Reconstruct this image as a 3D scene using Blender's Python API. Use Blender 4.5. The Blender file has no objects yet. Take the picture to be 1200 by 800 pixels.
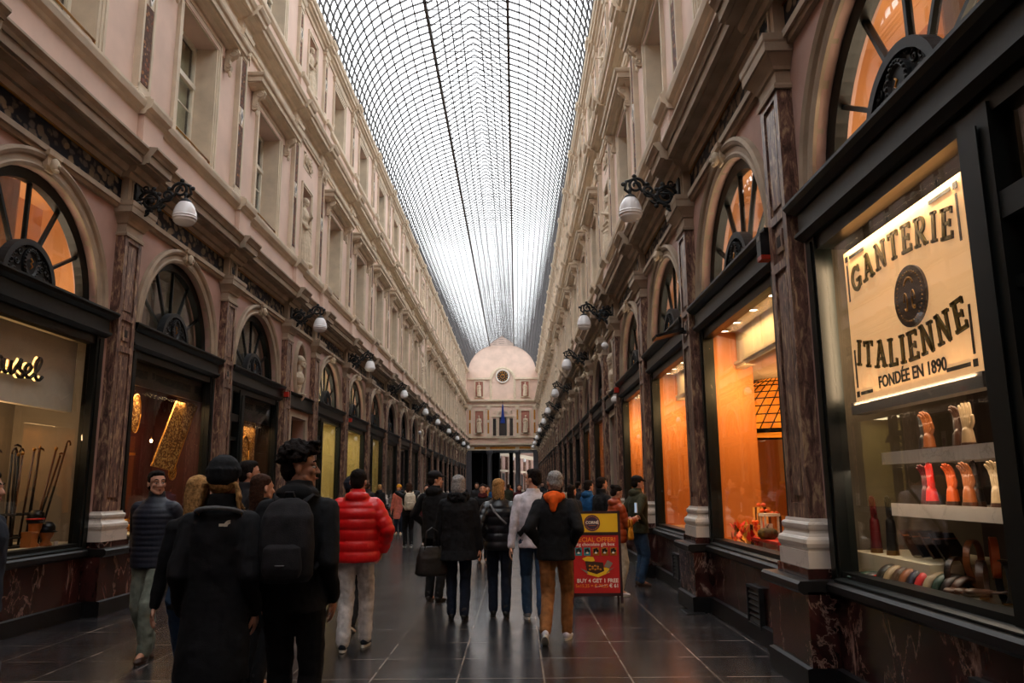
import bpy, bmesh, math, random
from mathutils import Vector, Matrix
random.seed(7)
PI = math.pi
scene = bpy.context.scene
COL = scene.collection
XL, XR = -5.53, 2.49            # wall planes of the gallery
END_Y = 87.0

# ------------------------------------------------------------------ camera
CF, CYAW, CPITCH, CROLL, CH = 915.0, -.0042, .1842, .0084, 1.55
cd = bpy.data.cameras.new('camera'); cam = bpy.data.objects.new('camera', cd); COL.objects.link(cam)
cd.sensor_width = 36; cd.lens = CF*36/1200; cd.clip_end = 400; cd.clip_start = .05
scene.camera = cam
f = Vector((math.sin(CYAW)*math.cos(CPITCH), math.cos(CYAW)*math.cos(CPITCH), math.sin(CPITCH)))
r0 = Vector((math.cos(CYAW), -math.sin(CYAW), 0)); u0 = r0.cross(f)
cr, sr = math.cos(CROLL), math.sin(CROLL)
r1 = r0*cr - u0*(-sr)*-1; u1 = r0*0
# image a' = a*c - b*s ; b' = a*s + b*c  ->  right' = c*r0 - s*u0 ; up' = s*r0 + c*u0
r1 = r0*cr - u0*sr; u1 = r0*sr + u0*cr
M = Matrix((r1, u1, -f)).transposed().to_4x4(); M.translation = Vector((0, 0, CH)); cam.matrix_world = M
def proj(P):
    d = Vector(P) - Vector((0, 0, CH)); z = d.dot(f)
    if z < .05: return None
    return 600 + CF*d.dot(r1)/z, 400 - CF*d.dot(u1)/z
def seen(pts, m=70):
    q = [proj(p) for p in pts]; q = [p for p in q if p]
    if not q: return False
    return max(p[0] for p in q) > -m and min(p[0] for p in q) < 1200+m and max(p[1] for p in q) > -m and min(p[1] for p in q) < 800+m

# ------------------------------------------------------------------ mesh builder
class MB:
    def __init__(s): s.v = []; s.f = []; s.sm = []
    def add(s, vs, fs, smooth=False):
        b = len(s.v); s.v += [tuple(v) for v in vs]; s.f += [tuple(b+i for i in q) for q in fs]; s.sm += [smooth]*len(fs); return s
    def box(s, x0, x1, y0, y1, z0, z1):
        return s.add([(x0,y0,z0),(x1,y0,z0),(x1,y1,z0),(x0,y1,z0),(x0,y0,z1),(x1,y0,z1),(x1,y1,z1),(x0,y1,z1)],
              [(0,3,2,1),(4,5,6,7),(0,1,5,4),(1,2,6,5),(2,3,7,6),(3,0,4,7)])
    def quad(s, a, b, c, d): return s.add([a,b,c,d],[(0,1,2,3)])
    def rings(s, rings, cap=True, smooth=False, closed=True):
        n = len(rings[0]); vs = [p for r in rings for p in r]; fs = []
        for i in range(len(rings)-1):
            for j in range(n if closed else n-1):
                k = (j+1) % n; fs.append((i*n+j, i*n+k, (i+1)*n+k, (i+1)*n+j))
        if cap: fs.append(tuple(range(n-1,-1,-1))); fs.append(tuple((len(rings)-1)*n+j for j in range(n)))
        return s.add(vs, fs, smooth)
    def lathe(s, c, prof, n=20, smooth=True):
        return s.rings([[(c[0]+r*math.cos(2*PI*j/n), c[1]+r*math.sin(2*PI*j/n), c[2]+z) for j in range(n)] for r, z in prof], True, smooth)
    def tube(s, pts, r, n=8, smooth=True, flat=1.0):
        pts = [Vector(p) for p in pts]; R = r if isinstance(r, (list, tuple)) else [r]*len(pts); out = []
        up = None
        for i, p in enumerate(pts):
            t = (pts[min(i+1, len(pts)-1)] - pts[max(i-1, 0)])
            if t.length < 1e-9: t = Vector((0,0,1))
            t.normalize()
            if up is None:
                up = Vector((0,0,1)) if abs(t.z) < .9 else Vector((1,0,0))
            a = t.cross(up)
            if a.length < 1e-6: a = t.orthogonal()
            a.normalize(); b = a.cross(t).normalized(); up = b
            out.append([tuple(p + a*R[i]*math.cos(2*PI*j/n) + b*R[i]*flat*math.sin(2*PI*j/n)) for j in range(n)])
        return s.rings(out, True, smooth)
    def ell(s, c, r, n=14, m=9, rot=None):
        c = Vector(c); vs = []; fs = []
        for i in range(m+1):
            th = PI*i/m
            for j in range(n):
                ph = 2*PI*j/n; v = Vector((r[0]*math.sin(th)*math.cos(ph), r[1]*math.sin(th)*math.sin(ph), r[2]*math.cos(th)))
                if rot: v = rot @ v
                vs.append(c+v)
        for i in range(m):
            for j in range(n):
                k = (j+1) % n; fs.append((i*n+j, (i+1)*n+j, (i+1)*n+k, i*n+k))
        return s.add(vs, fs, True)
    def cap(s, a, b, ra, rb, n=12):
        a, b = Vector(a), Vector(b); d = b-a; L = max(d.length, 1e-6); t = d/L
        q = t.to_track_quat('Z', 'Y').to_matrix(); rs = []
        for th in (-80,-55,-30,0): h = math.radians(th); rs.append((a + t*ra*math.sin(h), ra*math.cos(h)))
        for th in (0,30,55,80): h = math.radians(th); rs.append((b + t*rb*math.sin(h), rb*math.cos(h)))
        return s.rings([[tuple(c + q @ Vector((r*math.cos(2*PI*j/n), r*math.sin(2*PI*j/n), 0))) for j in range(n)] for c, r in rs], True, True)
    def loft(s, rows, n=24):
        """rows (z, rx, ry, yoff[, xoff]) closed"""
        return s.rings([[((r[4] if len(r) > 4 else 0)+r[1]*math.cos(2*PI*j/n), r[3]+r[2]*math.sin(2*PI*j/n), r[0]) for j in range(n)] for r in rows], True, True)
    def stack(s, hw, q, prof, c=0, back=-.02):
        rs = []
        for z, e in prof: rs.append([(c-hw-e, back, z), (c+hw+e, back, z), (c+hw+e, q+e, z), (c-hw-e, q+e, z)])
        return s.rings(rs)
    def sweep(s, prof, segs, w):
        """profile (z,p) swept along a-segments (a0,a1,off); w maps (a,p,z)"""
        rs = []
        for a0, a1, off in segs:
            for a in (a0, a1): rs.append([w(a, p+off if p > .004 else p, z) for z, p in prof])
        return s.rings(rs, False, False, closed=False)
    def arc(s, c, zc, prof, t0=0, t1=PI, n=28, y0=None):
        """profile (r, y) in the wall plane swept around an arc centred (c, zc)"""
        rs = []
        for i in range(n+1):
            t = t0+(t1-t0)*i/n; rs.append([(c+r*math.cos(t), y, zc+r*math.sin(t)) for r, y in prof])
        return s.rings(rs, True, False)
    def prism(s, poly, y0, y1, m=None):
        """polygon (x,z) extruded along y; m maps points"""
        A = [(x, y0, z) for x, z in poly]; B = [(x, y1, z) for x, z in poly]
        if m: A = [m(p) for p in A]; B = [m(p) for p in B]
        n = len(poly)
        return s.add(A+B, [tuple(range(n))]+[tuple(range(2*n-1, n-1, -1))]+[(i, n+i, n+(i+1) % n, (i+1) % n) for i in range(n)])
    def merge(s, o, mat=None):
        vs = [tuple(mat @ Vector(v)) for v in o.v] if mat else o.v
        b = len(s.v); s.v += vs; s.f += [tuple(b+i for i in q) for q in o.f]; s.sm += o.sm; return s
    def xf(s, mat): s.v = [tuple(mat @ Vector(v)) for v in s.v]; return s
    def mesh(s, name, mat=None):
        me = bpy.data.meshes.new(name); me.from_pydata(s.v, [], s.f)
        me.polygons.foreach_set('use_smooth', s.sm)
        if mat: me.materials.append(mat)
        me.update(); return me

def link(name, me, parent=None, loc=None, rz=0):
    o = bpy.data.objects.new(name, me); COL.objects.link(o)
    if parent: o.parent = parent
    if loc is not None: o.location = loc
    if rz: o.rotation_euler = (0, 0, rz)
    return o
def tag(o, label=None, cat=None, group=None, kind=None):
    if label: o['label'] = label
    if cat: o['category'] = cat
    if group: o['group'] = group
    if kind: o['kind'] = kind
    return o
def thing(name, label, cat, loc=(0,0,0), rz=0, group=None, scale=None):
    o = link(name, None, None, loc, rz)
    if scale: o.scale = (scale,)*3
    return tag(o, label, cat, group)
def obj(name, mb, mat, parent=None, label=None): 
    o = link(name, mb.mesh(name, mat), parent)
    if label: o['label'] = label
    return o
def struct(name, mb, mat): return tag(obj(name, mb, mat), kind='structure')
ctr = {}
def num(k): ctr[k] = ctr.get(k, 0)+1; return '%s_%d' % (k, ctr[k])

_tmp = None
def solid(mb, voxel, smooth=3, disp=0, dscale=.12, name='solid', mat=None):
    me = mb.mesh('tmp'); ob = bpy.data.objects.new('tmp', me); COL.objects.link(ob)
    m = ob.modifiers.new('r', 'REMESH'); m.mode = 'VOXEL'; m.voxel_size = voxel; m.use_smooth_shade = True
    if smooth: m = ob.modifiers.new('s', 'SMOOTH'); m.factor = .5; m.iterations = smooth
    if disp:
        t = bpy.data.textures.new('fold', 'CLOUDS'); t.noise_scale = dscale; t.noise_depth = 2
        m = ob.modifiers.new('d', 'DISPLACE'); m.texture = t; m.strength = disp; m.mid_level = .5
    dg = bpy.context.evaluated_depsgraph_get(); dg.update()
    out = bpy.data.meshes.new_from_object(ob.evaluated_get(dg)); out.name = name
    bpy.data.objects.remove(ob); bpy.data.meshes.remove(me)
    out.materials.clear()
    if mat: out.materials.append(mat)
    out.polygons.foreach_set('use_smooth', [True]*len(out.polygons)); out.update()
    return out
def text_mesh(s, size, align='CENTER', ext=.002, off=0, spacing=1.0):
    c = bpy.data.curves.new('t', 'FONT'); c.body = s; c.size = size; c.align_x = align; c.align_y = 'CENTER'; c.extrude = ext; c.offset = off
    c.space_character = spacing; c.resolution_u = 3
    ob = bpy.data.objects.new('t', c); COL.objects.link(ob)
    dg = bpy.context.evaluated_depsgraph_get(); dg.update()
    me = bpy.data.meshes.new_from_object(ob.evaluated_get(dg)); mb = MB()
    mb.add([v.co[:] for v in me.vertices], [tuple(p.vertices) for p in me.polygons])
    bpy.data.objects.remove(ob); bpy.data.curves.remove(c); bpy.data.meshes.remove(me)
    return mb
def frame_mat(o, x, y):        # matrix with given x / y axes at origin o
    x, y = Vector(x), Vector(y); z = x.cross(y); m = Matrix((x, y, z)).transposed().to_4x4(); m.translation = Vector(o); return m
def right_sign(p, Y, z): return frame_mat((XR-p, Y, z), (0,-1,0), (0,0,1))
def left_sign(p, Y, z): return frame_mat((XL+p, Y, z), (0,1,0), (0,0,1))

# ------------------------------------------------------------------ materials
def lin(c): return tuple(((x/255)/12.92 if x/255 <= .04045 else ((x/255+.055)/1.055)**2.4) for x in c)+(1,)
def newmat(name):
    m = bpy.data.materials.new(name); m.use_nodes = True; nt = m.node_tree; b = nt.nodes['Principled BSDF']; return m, nt, b
def N(nt, t, **k):
    n = nt.nodes.new(t)
    for a, v in k.items():
        if hasattr(n, a): setattr(n, a, v)
        else: n.inputs[a.replace('_', ' ')].default_value = v
    return n
def ramp(nt, fac, stops):
    n = nt.nodes.new('ShaderNodeValToRGB'); e = n.color_ramp.elements
    while len(e) < len(stops): e.new(.5)
    for i, (p, c) in enumerate(stops): e[i].position = p; e[i].color = c
    nt.links.new(fac, n.inputs[0]); return n.outputs[0]
def pos(nt, scale=(1,1,1), rot=(0,0,0)):
    g = nt.nodes.new('ShaderNodeNewGeometry'); m = nt.nodes.new('ShaderNodeMapping'); m.inputs['Scale'].default_value = scale; m.inputs['Rotation'].default_value = rot
    nt.links.new(g.outputs['Position'], m.inputs[0]); return m.outputs[0]
def plain(name, rgb, rough=.6, metal=0, var=.12, vs=6, bump=0, spec=.5, bs=40):
    m, nt, b = newmat(name); c = lin(rgb); b.inputs['Roughness'].default_value = rough; b.inputs['Metallic'].default_value = metal
    b.inputs['Specular IOR Level'].default_value = spec
    if var:
        n = N(nt, 'ShaderNodeTexNoise'); n.inputs['Scale'].default_value = vs; n.inputs['Detail'].default_value = 4; nt.links.new(pos(nt), n.inputs[0])
        d = tuple(x*(1-var*1.6) for x in c[:3])+(1,); e = tuple(min(1, x*(1+var)) for x in c[:3])+(1,)
        nt.links.new(ramp(nt, n.outputs[0], [(.3, d), (.7, e)]), b.inputs['Base Color'])
    else: b.inputs['Base Color'].default_value = c
    if bump:
        n = N(nt, 'ShaderNodeTexNoise'); n.inputs['Scale'].default_value = bs; n.inputs['Detail'].default_value = 3; nt.links.new(pos(nt), n.inputs[0])
        k = nt.nodes.new('ShaderNodeBump'); k.inputs['Strength'].default_value = bump; k.inputs['Distance'].default_value = .01
        nt.links.new(n.outputs[0], k.inputs['Height']); nt.links.new(k.outputs[0], b.inputs['Normal'])
    return m
def emit(name, rgb, s, var=0, vs=5):
    m, nt, b = newmat(name); b.inputs['Base Color'].default_value = lin(rgb); b.inputs['Emission Color'].default_value = lin(rgb); b.inputs['Emission Strength'].default_value = s
    if var:
        n = N(nt, 'ShaderNodeTexNoise'); n.inputs['Scale'].default_value = vs; nt.links.new(pos(nt), n.inputs[0]); c = lin(rgb)
        nt.links.new(ramp(nt, n.outputs[0], [(.35, tuple(x*(1-var) for x in c[:3])+(1,)), (.65, c)]), b.inputs['Emission Color'])
    return m
def marble(name, base, mid, vein, scale=3, stretch=(1,1,1), rot=(0,0,0), amount=.62, rough=.25, w=.04, spec=.5):
    m, nt, b = newmat(name); p = pos(nt, stretch, rot)
    n1 = N(nt, 'ShaderNodeTexNoise'); n1.inputs['Scale'].default_value = scale; n1.inputs['Detail'].default_value = 7; n1.inputs['Roughness'].default_value = .65; n1.inputs['Distortion'].default_value = .8
    nt.links.new(p, n1.inputs[0])
    col = ramp(nt, n1.outputs[0], [(.38, lin(base)), (amount-w, lin(mid)), (amount+w, lin(vein))])
    v = N(nt, 'ShaderNodeTexVoronoi'); v.feature = 'DISTANCE_TO_EDGE'; v.inputs['Scale'].default_value = scale*.6
    ad = nt.nodes.new('ShaderNodeVectorMath'); ad.operation = 'ADD'; sc = nt.nodes.new('ShaderNodeVectorMath'); sc.operation = 'SCALE'; sc.inputs['Scale'].default_value = .6
    nt.links.new(n1.outputs['Color'], sc.inputs[0]); nt.links.new(p, ad.inputs[0]); nt.links.new(sc.outputs[0], ad.inputs[1]); nt.links.new(ad.outputs[0], v.inputs['Vector'])
    ve = ramp(nt, v.outputs['Distance'], [(.0, (1,1,1,1)), (.018, (0,0,0,1))])
    mx = nt.nodes.new('ShaderNodeMix'); mx.data_type = 'RGBA'; nt.links.new(col, mx.inputs[6]); mx.inputs[7].default_value = lin(vein)
    mu = nt.nodes.new('ShaderNodeMath'); mu.operation = 'MULTIPLY'; mu.inputs[1].default_value = .6; nt.links.new(ve, mu.inputs[0]); nt.links.new(mu.outputs[0], mx.inputs[0])
    nt.links.new(mx.outputs[2], b.inputs['Base Color']); b.inputs['Roughness'].default_value = rough; b.inputs['Specular IOR Level'].default_value = spec
    return m
def pebble(name, back, cols, scale=5, rough=.35):
    m, nt, b = newmat(name); p = pos(nt, (1,1,1.3))
    v = N(nt, 'ShaderNodeTexVoronoi'); v.inputs['Scale'].default_value = scale; v.inputs['Randomness'].default_value = 1
    nz = N(nt, 'ShaderNodeTexNoise'); nz.inputs['Scale'].default_value = scale*.7; nz.inputs['Detail'].default_value = 3; nt.links.new(p, nz.inputs[0]); sv = nt.nodes.new('ShaderNodeVectorMath'); sv.operation = 'SCALE'; sv.inputs['Scale'].default_value = 1.1/scale
    av = nt.nodes.new('ShaderNodeVectorMath'); av.operation = 'ADD'; nt.links.new(nz.outputs['Color'], sv.inputs[0]); nt.links.new(sv.outputs[0], av.inputs[0]); nt.links.new(p, av.inputs[1]); nt.links.new(av.outputs[0], v.inputs['Vector'])
    sep = nt.nodes.new('ShaderNodeSeparateColor'); nt.links.new(v.outputs['Color'], sep.inputs[0])
    c = ramp(nt, sep.outputs[0], [(i/len(cols), lin(x)) for i, x in enumerate(cols)])
    k = ramp(nt, v.outputs['Distance'], [(.42, (1,1,1,1)), (.56, (0,0,0,1))])
    mx = nt.nodes.new('ShaderNodeMix'); mx.data_type = 'RGBA'; mx.inputs[6].default_value = lin(back); nt.links.new(c, mx.inputs[7]); nt.links.new(k, mx.inputs[0])
    nt.links.new(mx.outputs[2], b.inputs['Base Color']); b.inputs['Roughness'].default_value = .75; b.inputs['Specular IOR Level'].default_value = .2
    return m
def glass(name, tint=(.95,.95,.95), refl=1.0, rough=0.0, base=.04):
    m = bpy.data.materials.new(name); m.use_nodes = True; nt = m.node_tree; nt.nodes.clear()
    o = nt.nodes.new('ShaderNodeOutputMaterial'); t = nt.nodes.new('ShaderNodeBsdfTransparent'); t.inputs[0].default_value = tint+(1,)
    g = nt.nodes.new('ShaderNodeBsdfGlossy'); g.inputs['Roughness'].default_value = rough
    lw = nt.nodes.new('ShaderNodeLayerWeight'); lw.inputs[0].default_value = .5
    pw = nt.nodes.new('ShaderNodeMath'); pw.operation = 'POWER'; pw.inputs[1].default_value = 5; nt.links.new(lw.outputs['Facing'], pw.inputs[0])
    mu = nt.nodes.new('ShaderNodeMath'); mu.operation = 'MULTIPLY_ADD'; mu.inputs[1].default_value = .6*refl; mu.inputs[2].default_value = base*refl; mu.use_clamp = True
    nt.links.new(pw.outputs[0], mu.inputs[0])
    mx = nt.nodes.new('ShaderNodeMixShader'); nt.links.new(mu.outputs[0], mx.inputs[0]); nt.links.new(t.outputs[0], mx.inputs[1]); nt.links.new(g.outputs[0], mx.inputs[2]); nt.links.new(mx.outputs[0], o.inputs[0])
    return m

MT = {}
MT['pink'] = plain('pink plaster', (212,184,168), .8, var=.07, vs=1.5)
MT['pink_shade'] = plain('shaded pink plaster', (176,142,130), .8, var=.1, vs=2)  # pink plaster with the dimmer light at street level put into its colour
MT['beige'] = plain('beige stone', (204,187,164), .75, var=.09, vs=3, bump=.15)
MT['beige_shade'] = plain('shaded beige stone', (164,145,124), .75, var=.14, vs=3, bump=.2)  # beige stone, darkened in colour for the shade low on the facade
MT['stone'] = plain('carved stone', (198,180,156), .8, var=.12, vs=9, bump=.3)
MT['marble'] = marble('brown red marble', (66,46,42), (118,88,78), (176,148,118), 8, (2.2,2.2,.6), amount=.575, rough=.35, w=.05, spec=.3)
MT['plinth'] = marble('dark red marble', (30,15,14), (62,32,30), (176,146,132), 3.2, (1,1,.55), (.5,.3,0), amount=.66, rough=.2, w=.05)
MT['black'] = plain('black stone skirting', (17,17,19), .45, var=.2, spec=.3)
MT['white'] = marble('white marble', (196,184,172), (206,196,186), (150,140,132), 2.5, rough=.3, amount=.7)
MT['frieze'] = pebble('blue pebbled marble', (20,24,34), [(112,99,82),(84,80,78),(134,117,94),(98,88,76)], 6.5)
MT['inlay'] = pebble('coloured inlay marble', (84,58,44), [(150,98,58),(76,72,84),(168,124,82),(124,66,46),(98,70,54)], 13)
MT['gold'] = plain('gilded edge', (176,118,42), .35, .8, var=.1)
MT['green'] = plain('dark green painted wood', (11,17,17), .42, var=.15, vs=8, spec=.25)
MT['iron'] = plain('black cast iron', (12,13,15), .6, .0, var=.2)
MT['milk'] = plain('milky lamp glass', (226,222,222), .18, var=.02)
MT['brass'] = plain('brass', (150,110,56), .3, .9, var=.1)
MT['sash'] = plain('cream painted sash', (222,214,196), .5, var=.05)
MT['blind'] = plain('olive blind', (172,166,138), .9, var=.08)
MT['dark'] = plain('dark interior', (24,20,18), .8)
MT['glass'] = glass('window glass', (.93,.95,.94), 1.6)
MT['shopglass'] = glass('shop glass', (.97,.97,.96), 1.15)
MT['roofglass'] = glass('roof glass', (.95,.97,.98), .6, .1)
MT['lattice'] = plain('roof iron', (74,70,70), .5, .2, var=.2)
MT['cream'] = plain('cream wall', (196,186,160), .7, var=.05)
MT['orange'] = plain('orange shop wall', (226,150,66), .6, var=.06, vs=1)
MT['tan'] = plain('tan loft wall', (205,150,96), .7, var=.1, vs=2)
MT['red'] = plain('dark red backdrop', (62,15,15), .6, var=.15)
MT['wood'] = plain('dark wood', (58,34,22), .4, var=.2, vs=9)
MT['grey'] = plain('grey panel', (120,114,106), .6, var=.06)
MT['bulb'] = emit('warm bulb', (255,214,150), 18)
MT['spot'] = emit('spot lens', (255,236,200), 14)
# ------------------------------------------------------------------ people
SKIN = plain('skin', (196,142,116), .5, var=.06, vs=20); SKIN2 = plain('olive skin', (168,116,90), .5, var=.06, vs=20)
def cloth(name, rgb, rough=.85, var=.2, bump=.25, spec=.25): return plain(name, rgb, rough, var=var, vs=14, bump=bump, bs=160, spec=spec)
C = {k: cloth(k+' cloth', v) for k, v in dict(black=(20,20,23), navy=(20,25,38), darkgrey=(36,35,38), grey=(108,108,110), sage=(118,124,112), stonegrey=(190,184,182),
     tan=(134,88,50), denim=(44,66,92), darkdenim=(24,32,48), white=(214,208,216), olive=(54,54,38), rust=(150,62,22), pink=(190,104,92), brown=(60,40,30), blue=(24,74,120),
     orange=(226,92,22), beige=(176,150,122), wine=(70,20,26), mustard=(206,140,34), teal=(24,120,150), cream=(200,186,164), green=(40,70,54)).items()}
C['redpuff'] = plain('glossy red nylon', (212,14,18), .38, var=.08, vs=8, bump=.15, bs=60)
C['blackpuff'] = plain('glossy black nylon', (24,25,30), .32, var=.1, bump=.1, bs=60)
C['navypuff'] = plain('navy nylon', (20,26,42), .6, var=.1, bump=.1, bs=60)
C['rustpuff'] = plain('rust nylon', (150,58,20), .4, var=.1, bump=.1, bs=60)
C['sole'] = plain('white rubber', (200,198,192), .6); C['leather'] = plain('black leather', (20,18,18), .4); C['brownleather'] = plain('brown leather', (58,34,24), .4)
H = {k: plain(k+' hair', v, .85, spec=.15, var=.35, vs=60, bump=.6, bs=120) for k, v in dict(dark=(26,18,15), brown=(62,38,26), blonde=(168,126,78), ash=(150,138,124), silver=(150,146,144), black=(18,15,15)).items()}

def ik(a, b, l1, l2, pole):
    a, b, pole = Vector(a), Vector(b), Vector(pole); d = b-a; L = min(d.length, (l1+l2)*.999); t = d.normalized()
    x = (l1*l1-l2*l2+L*L)/(2*L); h = math.sqrt(max(l1*l1-x*x, 0)); p = pole-t*pole.dot(t); p.normalize()
    return a+t*x+p*h, a+t*L
def hand(mb, w, d, palm, side, curl=.5, thumb=True, s=1.0):
    """w wrist, d pointing direction, palm = direction the palm faces, side=+1/-1 thumb side sign"""
    d = Vector(d).normalized(); n = Vector(palm); n = (n-d*n.dot(d)).normalized(); t = d.cross(n)*side; w = Vector(w)
    c = w+d*.048*s
    for k in (-1.2, -.4, .4, 1.2): mb.cap(w+d*.012*s+t*k*.012*s, w+d*.082*s+t*k*.020*s, .015*s, .0125*s, 8)
    L = [.068, .078, .074, .058]
    for i in range(4):
        k = (1.5-i)*.0205*s; p = w+d*.088*s+t*k; dd = (d+t*(1.5-i)*.05).normalized(); ang = 0
        for j, fr in enumerate((.45, .32, .25)):
            ang += curl*(.5, .8, .6)[j]; q = p+(dd*math.cos(ang)+n*math.sin(ang))*L[i]*fr*s; mb.cap(p, q, (.0098-.0008*j)*s, (.009-.0008*j)*s, 8); p = q
    if thumb:
        p = w+d*.03*s+t*.026*s; q = p+(t*.7+d*.65+n*.25).normalized()*.036*s; mb.cap(p, q, .0135*s, .0115*s, 8)
        mb.cap(q, q+(d*.85+t*.25+n*(.2+curl*.4)).normalized()*.034*s, .0115*s, .0095*s, 8)
def head(mb, M, ears=True):
    def E(c, r): mb.merge(MB().ell(c, r, 16, 11), M)
    def K(a, b, ra, rb): mb.merge(MB().cap(a, b, ra, rb), M)
    E((0,-.012,.032), (.075,.094,.086)); E((0,.022,-.03), (.061,.064,.075)); E((0,.05,-.075), (.038,.034,.034)); E((0,.068,-.097), (.021,.017,.016))
    K((-.05,.03,-.06), (-.02,.062,-.092), .018, .016); K((.05,.03,-.06), (.02,.062,-.092), .018, .016)
    K((0,.082,.014), (0,.104,-.026), .008, .0125); E((-.012,.094,-.03), (.009,.01,.008)); E((.012,.094,-.03), (.009,.01,.008))
    K((-.034,.07,.025), (.034,.07,.025), .0155, .0155); K((-.034,.075,.024), (0,.083,.02), .009, .008); K((.034,.075,.024), (0,.083,.02), .009, .008)
    E((-.034,.064,-.02), (.024,.02,.022)); E((.034,.064,-.02), (.024,.02,.022))
    E((0,.082,-.056), (.024,.009,.0065)); E((0,.08,-.068), (.02,.01,.007))
    if ears:
        for s in (-1, 1): E((s*.077,-.008,-.008), (.011,.019,.031))

def person(label, X, Y, H_=1.72, heading=0, legs=((.0,0,0),(.0,0,0)), arms=('down','down'), look=0, nod=0, top='jacket', topmat=None, bottom=None, shoe=None, sole=False,
           hair='short', hairmat=None, hat=None, hatmat=None, skin=None, vox=.010, eyes=False, bulk=1.0, extra=None, lean=0, width=1.0, group=None, z0=0, fit=1.0):
    topmat = topmat or C['black']; bottom = bottom or C['darkdenim']; shoe = shoe or C['leather']; skin = skin or SKIN; hairmat = hairmat or H['dark']
    r = thing('person', label, 'person', (X, Y, z0), heading, group, H_/1.75)
    fem = width < 1
    hipz = .93; sp = max(abs(legs[0][0]-legs[1][0])/2, 0); hipz -= sp*sp*.5
    dz = hipz-.93
    # joints
    J = {}
    for i, s in ((0,-1),(1,1)):
        fw, lift, pit = legs[i]; hip = Vector((s*.088, 0, hipz-.01)); an = Vector((s*.082, fw, .085+lift))
        kn, an = ik(hip, an, .44, .415, (s*.04,1,0)); J['hip%d'%i], J['kn%d'%i], J['an%d'%i] = hip, kn, an
    sz = 1.388+dz; sw = .168*width
    for i, s in ((0,-1),(1,1)):
        sh = Vector((s*sw, lean*.6, sz)); a = arms[i]
        if a == 'down': wr, pole = Vector((s*.265, .03, .84+dz)), (s*.5,-1,0)
        elif a == 'pocket': wr, pole = Vector((s*.165, .03, .99+dz)), (s*.6,-1,0)
        elif a == 'close': wr, pole = Vector((s*.20, .06, .90+dz)), (s*.15,-1,0)
        elif a == 'front': wr, pole = Vector((s*.06, .24, 1.10+dz)), (s*.8,-1,-.4)
        elif a == 'phone': wr, pole = Vector((s*.05, .30, 1.20+dz)), (s*.5,-.6,-1)
        else: wr, pole = Vector(a[0]), a[1]
        el, wr = ik(sh, wr, .285, .255, pole); J['sh%d'%i], J['el%d'%i], J['wr%d'%i] = sh, el, wr
    hm = Matrix.Translation((0, .015+lean, 1.628+dz)) @ Matrix.Rotation(look, 4, 'Z') @ Matrix.Rotation(-nod, 4, 'X')
    # body: one continuous surface
    b = MB(); head(b, hm)
    b.cap((0,-.012+lean*.6,1.44+dz), (0,.0+lean,1.57+dz), .056, .052)
    W = width
    b.loft([(.88+dz,.10,.08,0),(.93+dz,.155,.105,0),(1.0+dz,.15,.10,0),(1.1+dz,.128*W,.092,0),(1.22+dz,.148*W,.105,.0+lean*.3),(1.34+dz,.165*W,.105,lean*.5),(1.42+dz,.15*W,.085,lean*.6),(1.47+dz,.07,.06,lean*.6)])
    for i in (0,1):
        b.cap(J['hip%d'%i], J['kn%d'%i], .083, .055); b.cap(J['kn%d'%i], J['an%d'%i], .054, .036)
        b.cap(J['an%d'%i], J['an%d'%i]+Vector((0,.1,-.04)), .036, .026)
        b.cap(J['sh%d'%i], J['el%d'%i], .050, .038); b.cap(J['el%d'%i], J['wr%d'%i], .038, .026)
        d = J['wr%d'%i]-J['el%d'%i]; s = (-1,1)[i]; a = arms[i]
        if a in ('down','close') or not isinstance(a, str): hand(b, J['wr%d'%i], d, (-s,.1,0), -s, .45)
        elif a == 'pocket': hand(b, J['wr%d'%i]-d.normalized()*.05, d, (-s,0,-.3), -s, 1.5)
        else: hand(b, J['wr%d'%i], d, (-s,0,-.3), -s, .7)
    link('body', solid(b, vox, 2, name='body', mat=skin), r)
    if eyes:
        for s in (-1,1):
            e = MB(); c = hm @ Vector((s*.032,.0755,.002)); e.ell(c, (.0125,.0115,.0068)); o = obj('eye', e, MEYE, r)
            e = MB(); e.ell(hm @ Vector((s*.032,.0852,.002)), (.0062,.0030,.0058)); obj('iris', e, H['dark'], o)
        e = MB()
        for s in (-1,1): e.tube([hm @ Vector((s*.012,.089,.031)), hm @ Vector((s*.032,.087,.038)), hm @ Vector((s*.05,.074,.032))], [.004,.0055,.003], 6)
        obj('eyebrows', e, hairmat, r)
        e = MB(); e.ell(hm @ Vector((0,.086,-.062)), (.021,.0085,.0065)); obj('lips', e, MLIP, r)
    # trousers
    cv = max(vox, .009)
    t = MB(); t.loft([(.86+dz,.12,.10,0),(.93+dz,.172,.122,-.004),(1.0+dz,.165,.115,0),(1.06+dz,.15,.108,0)])
    wide = fit
    for i in (0,1): t.cap(J['hip%d'%i]+Vector((0,0,-.01)), J['kn%d'%i], .096, .070*wide); 
    for i in (0,1): t.cap(J['kn%d'%i], J['an%d'%i]+Vector((0,-.005,.012)), .070*wide, .060*wide)
    link('trousers', solid(t, cv, 2, .022, .07, 'trousers', bottom), r)
    # shoes
    for i in (0,1):
        q = MB(); sl = MB(); fw, lift, pit = legs[i]; s = (-1,1)[i]
        Mx = Matrix.Translation(J['an%d'%i]) @ Matrix.Rotation(pit, 4, 'X') @ Matrix.Rotation(-s*.12, 4, 'Z')
        q.ell((0,-.03,-.035), (.036,.042,.045)); q.cap((0,-.01,-.045), (0,.10,-.055), .036, .032); q.ell((0,.125,-.058), (.037,.05,.024)); q.cap((0,-.012,.05), (0,-.008,-.03), .047, .045)
        q.xf(Mx); o = link('shoe', solid(q, max(vox*.9, .008), 1, name='shoe', mat=shoe), r)
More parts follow.
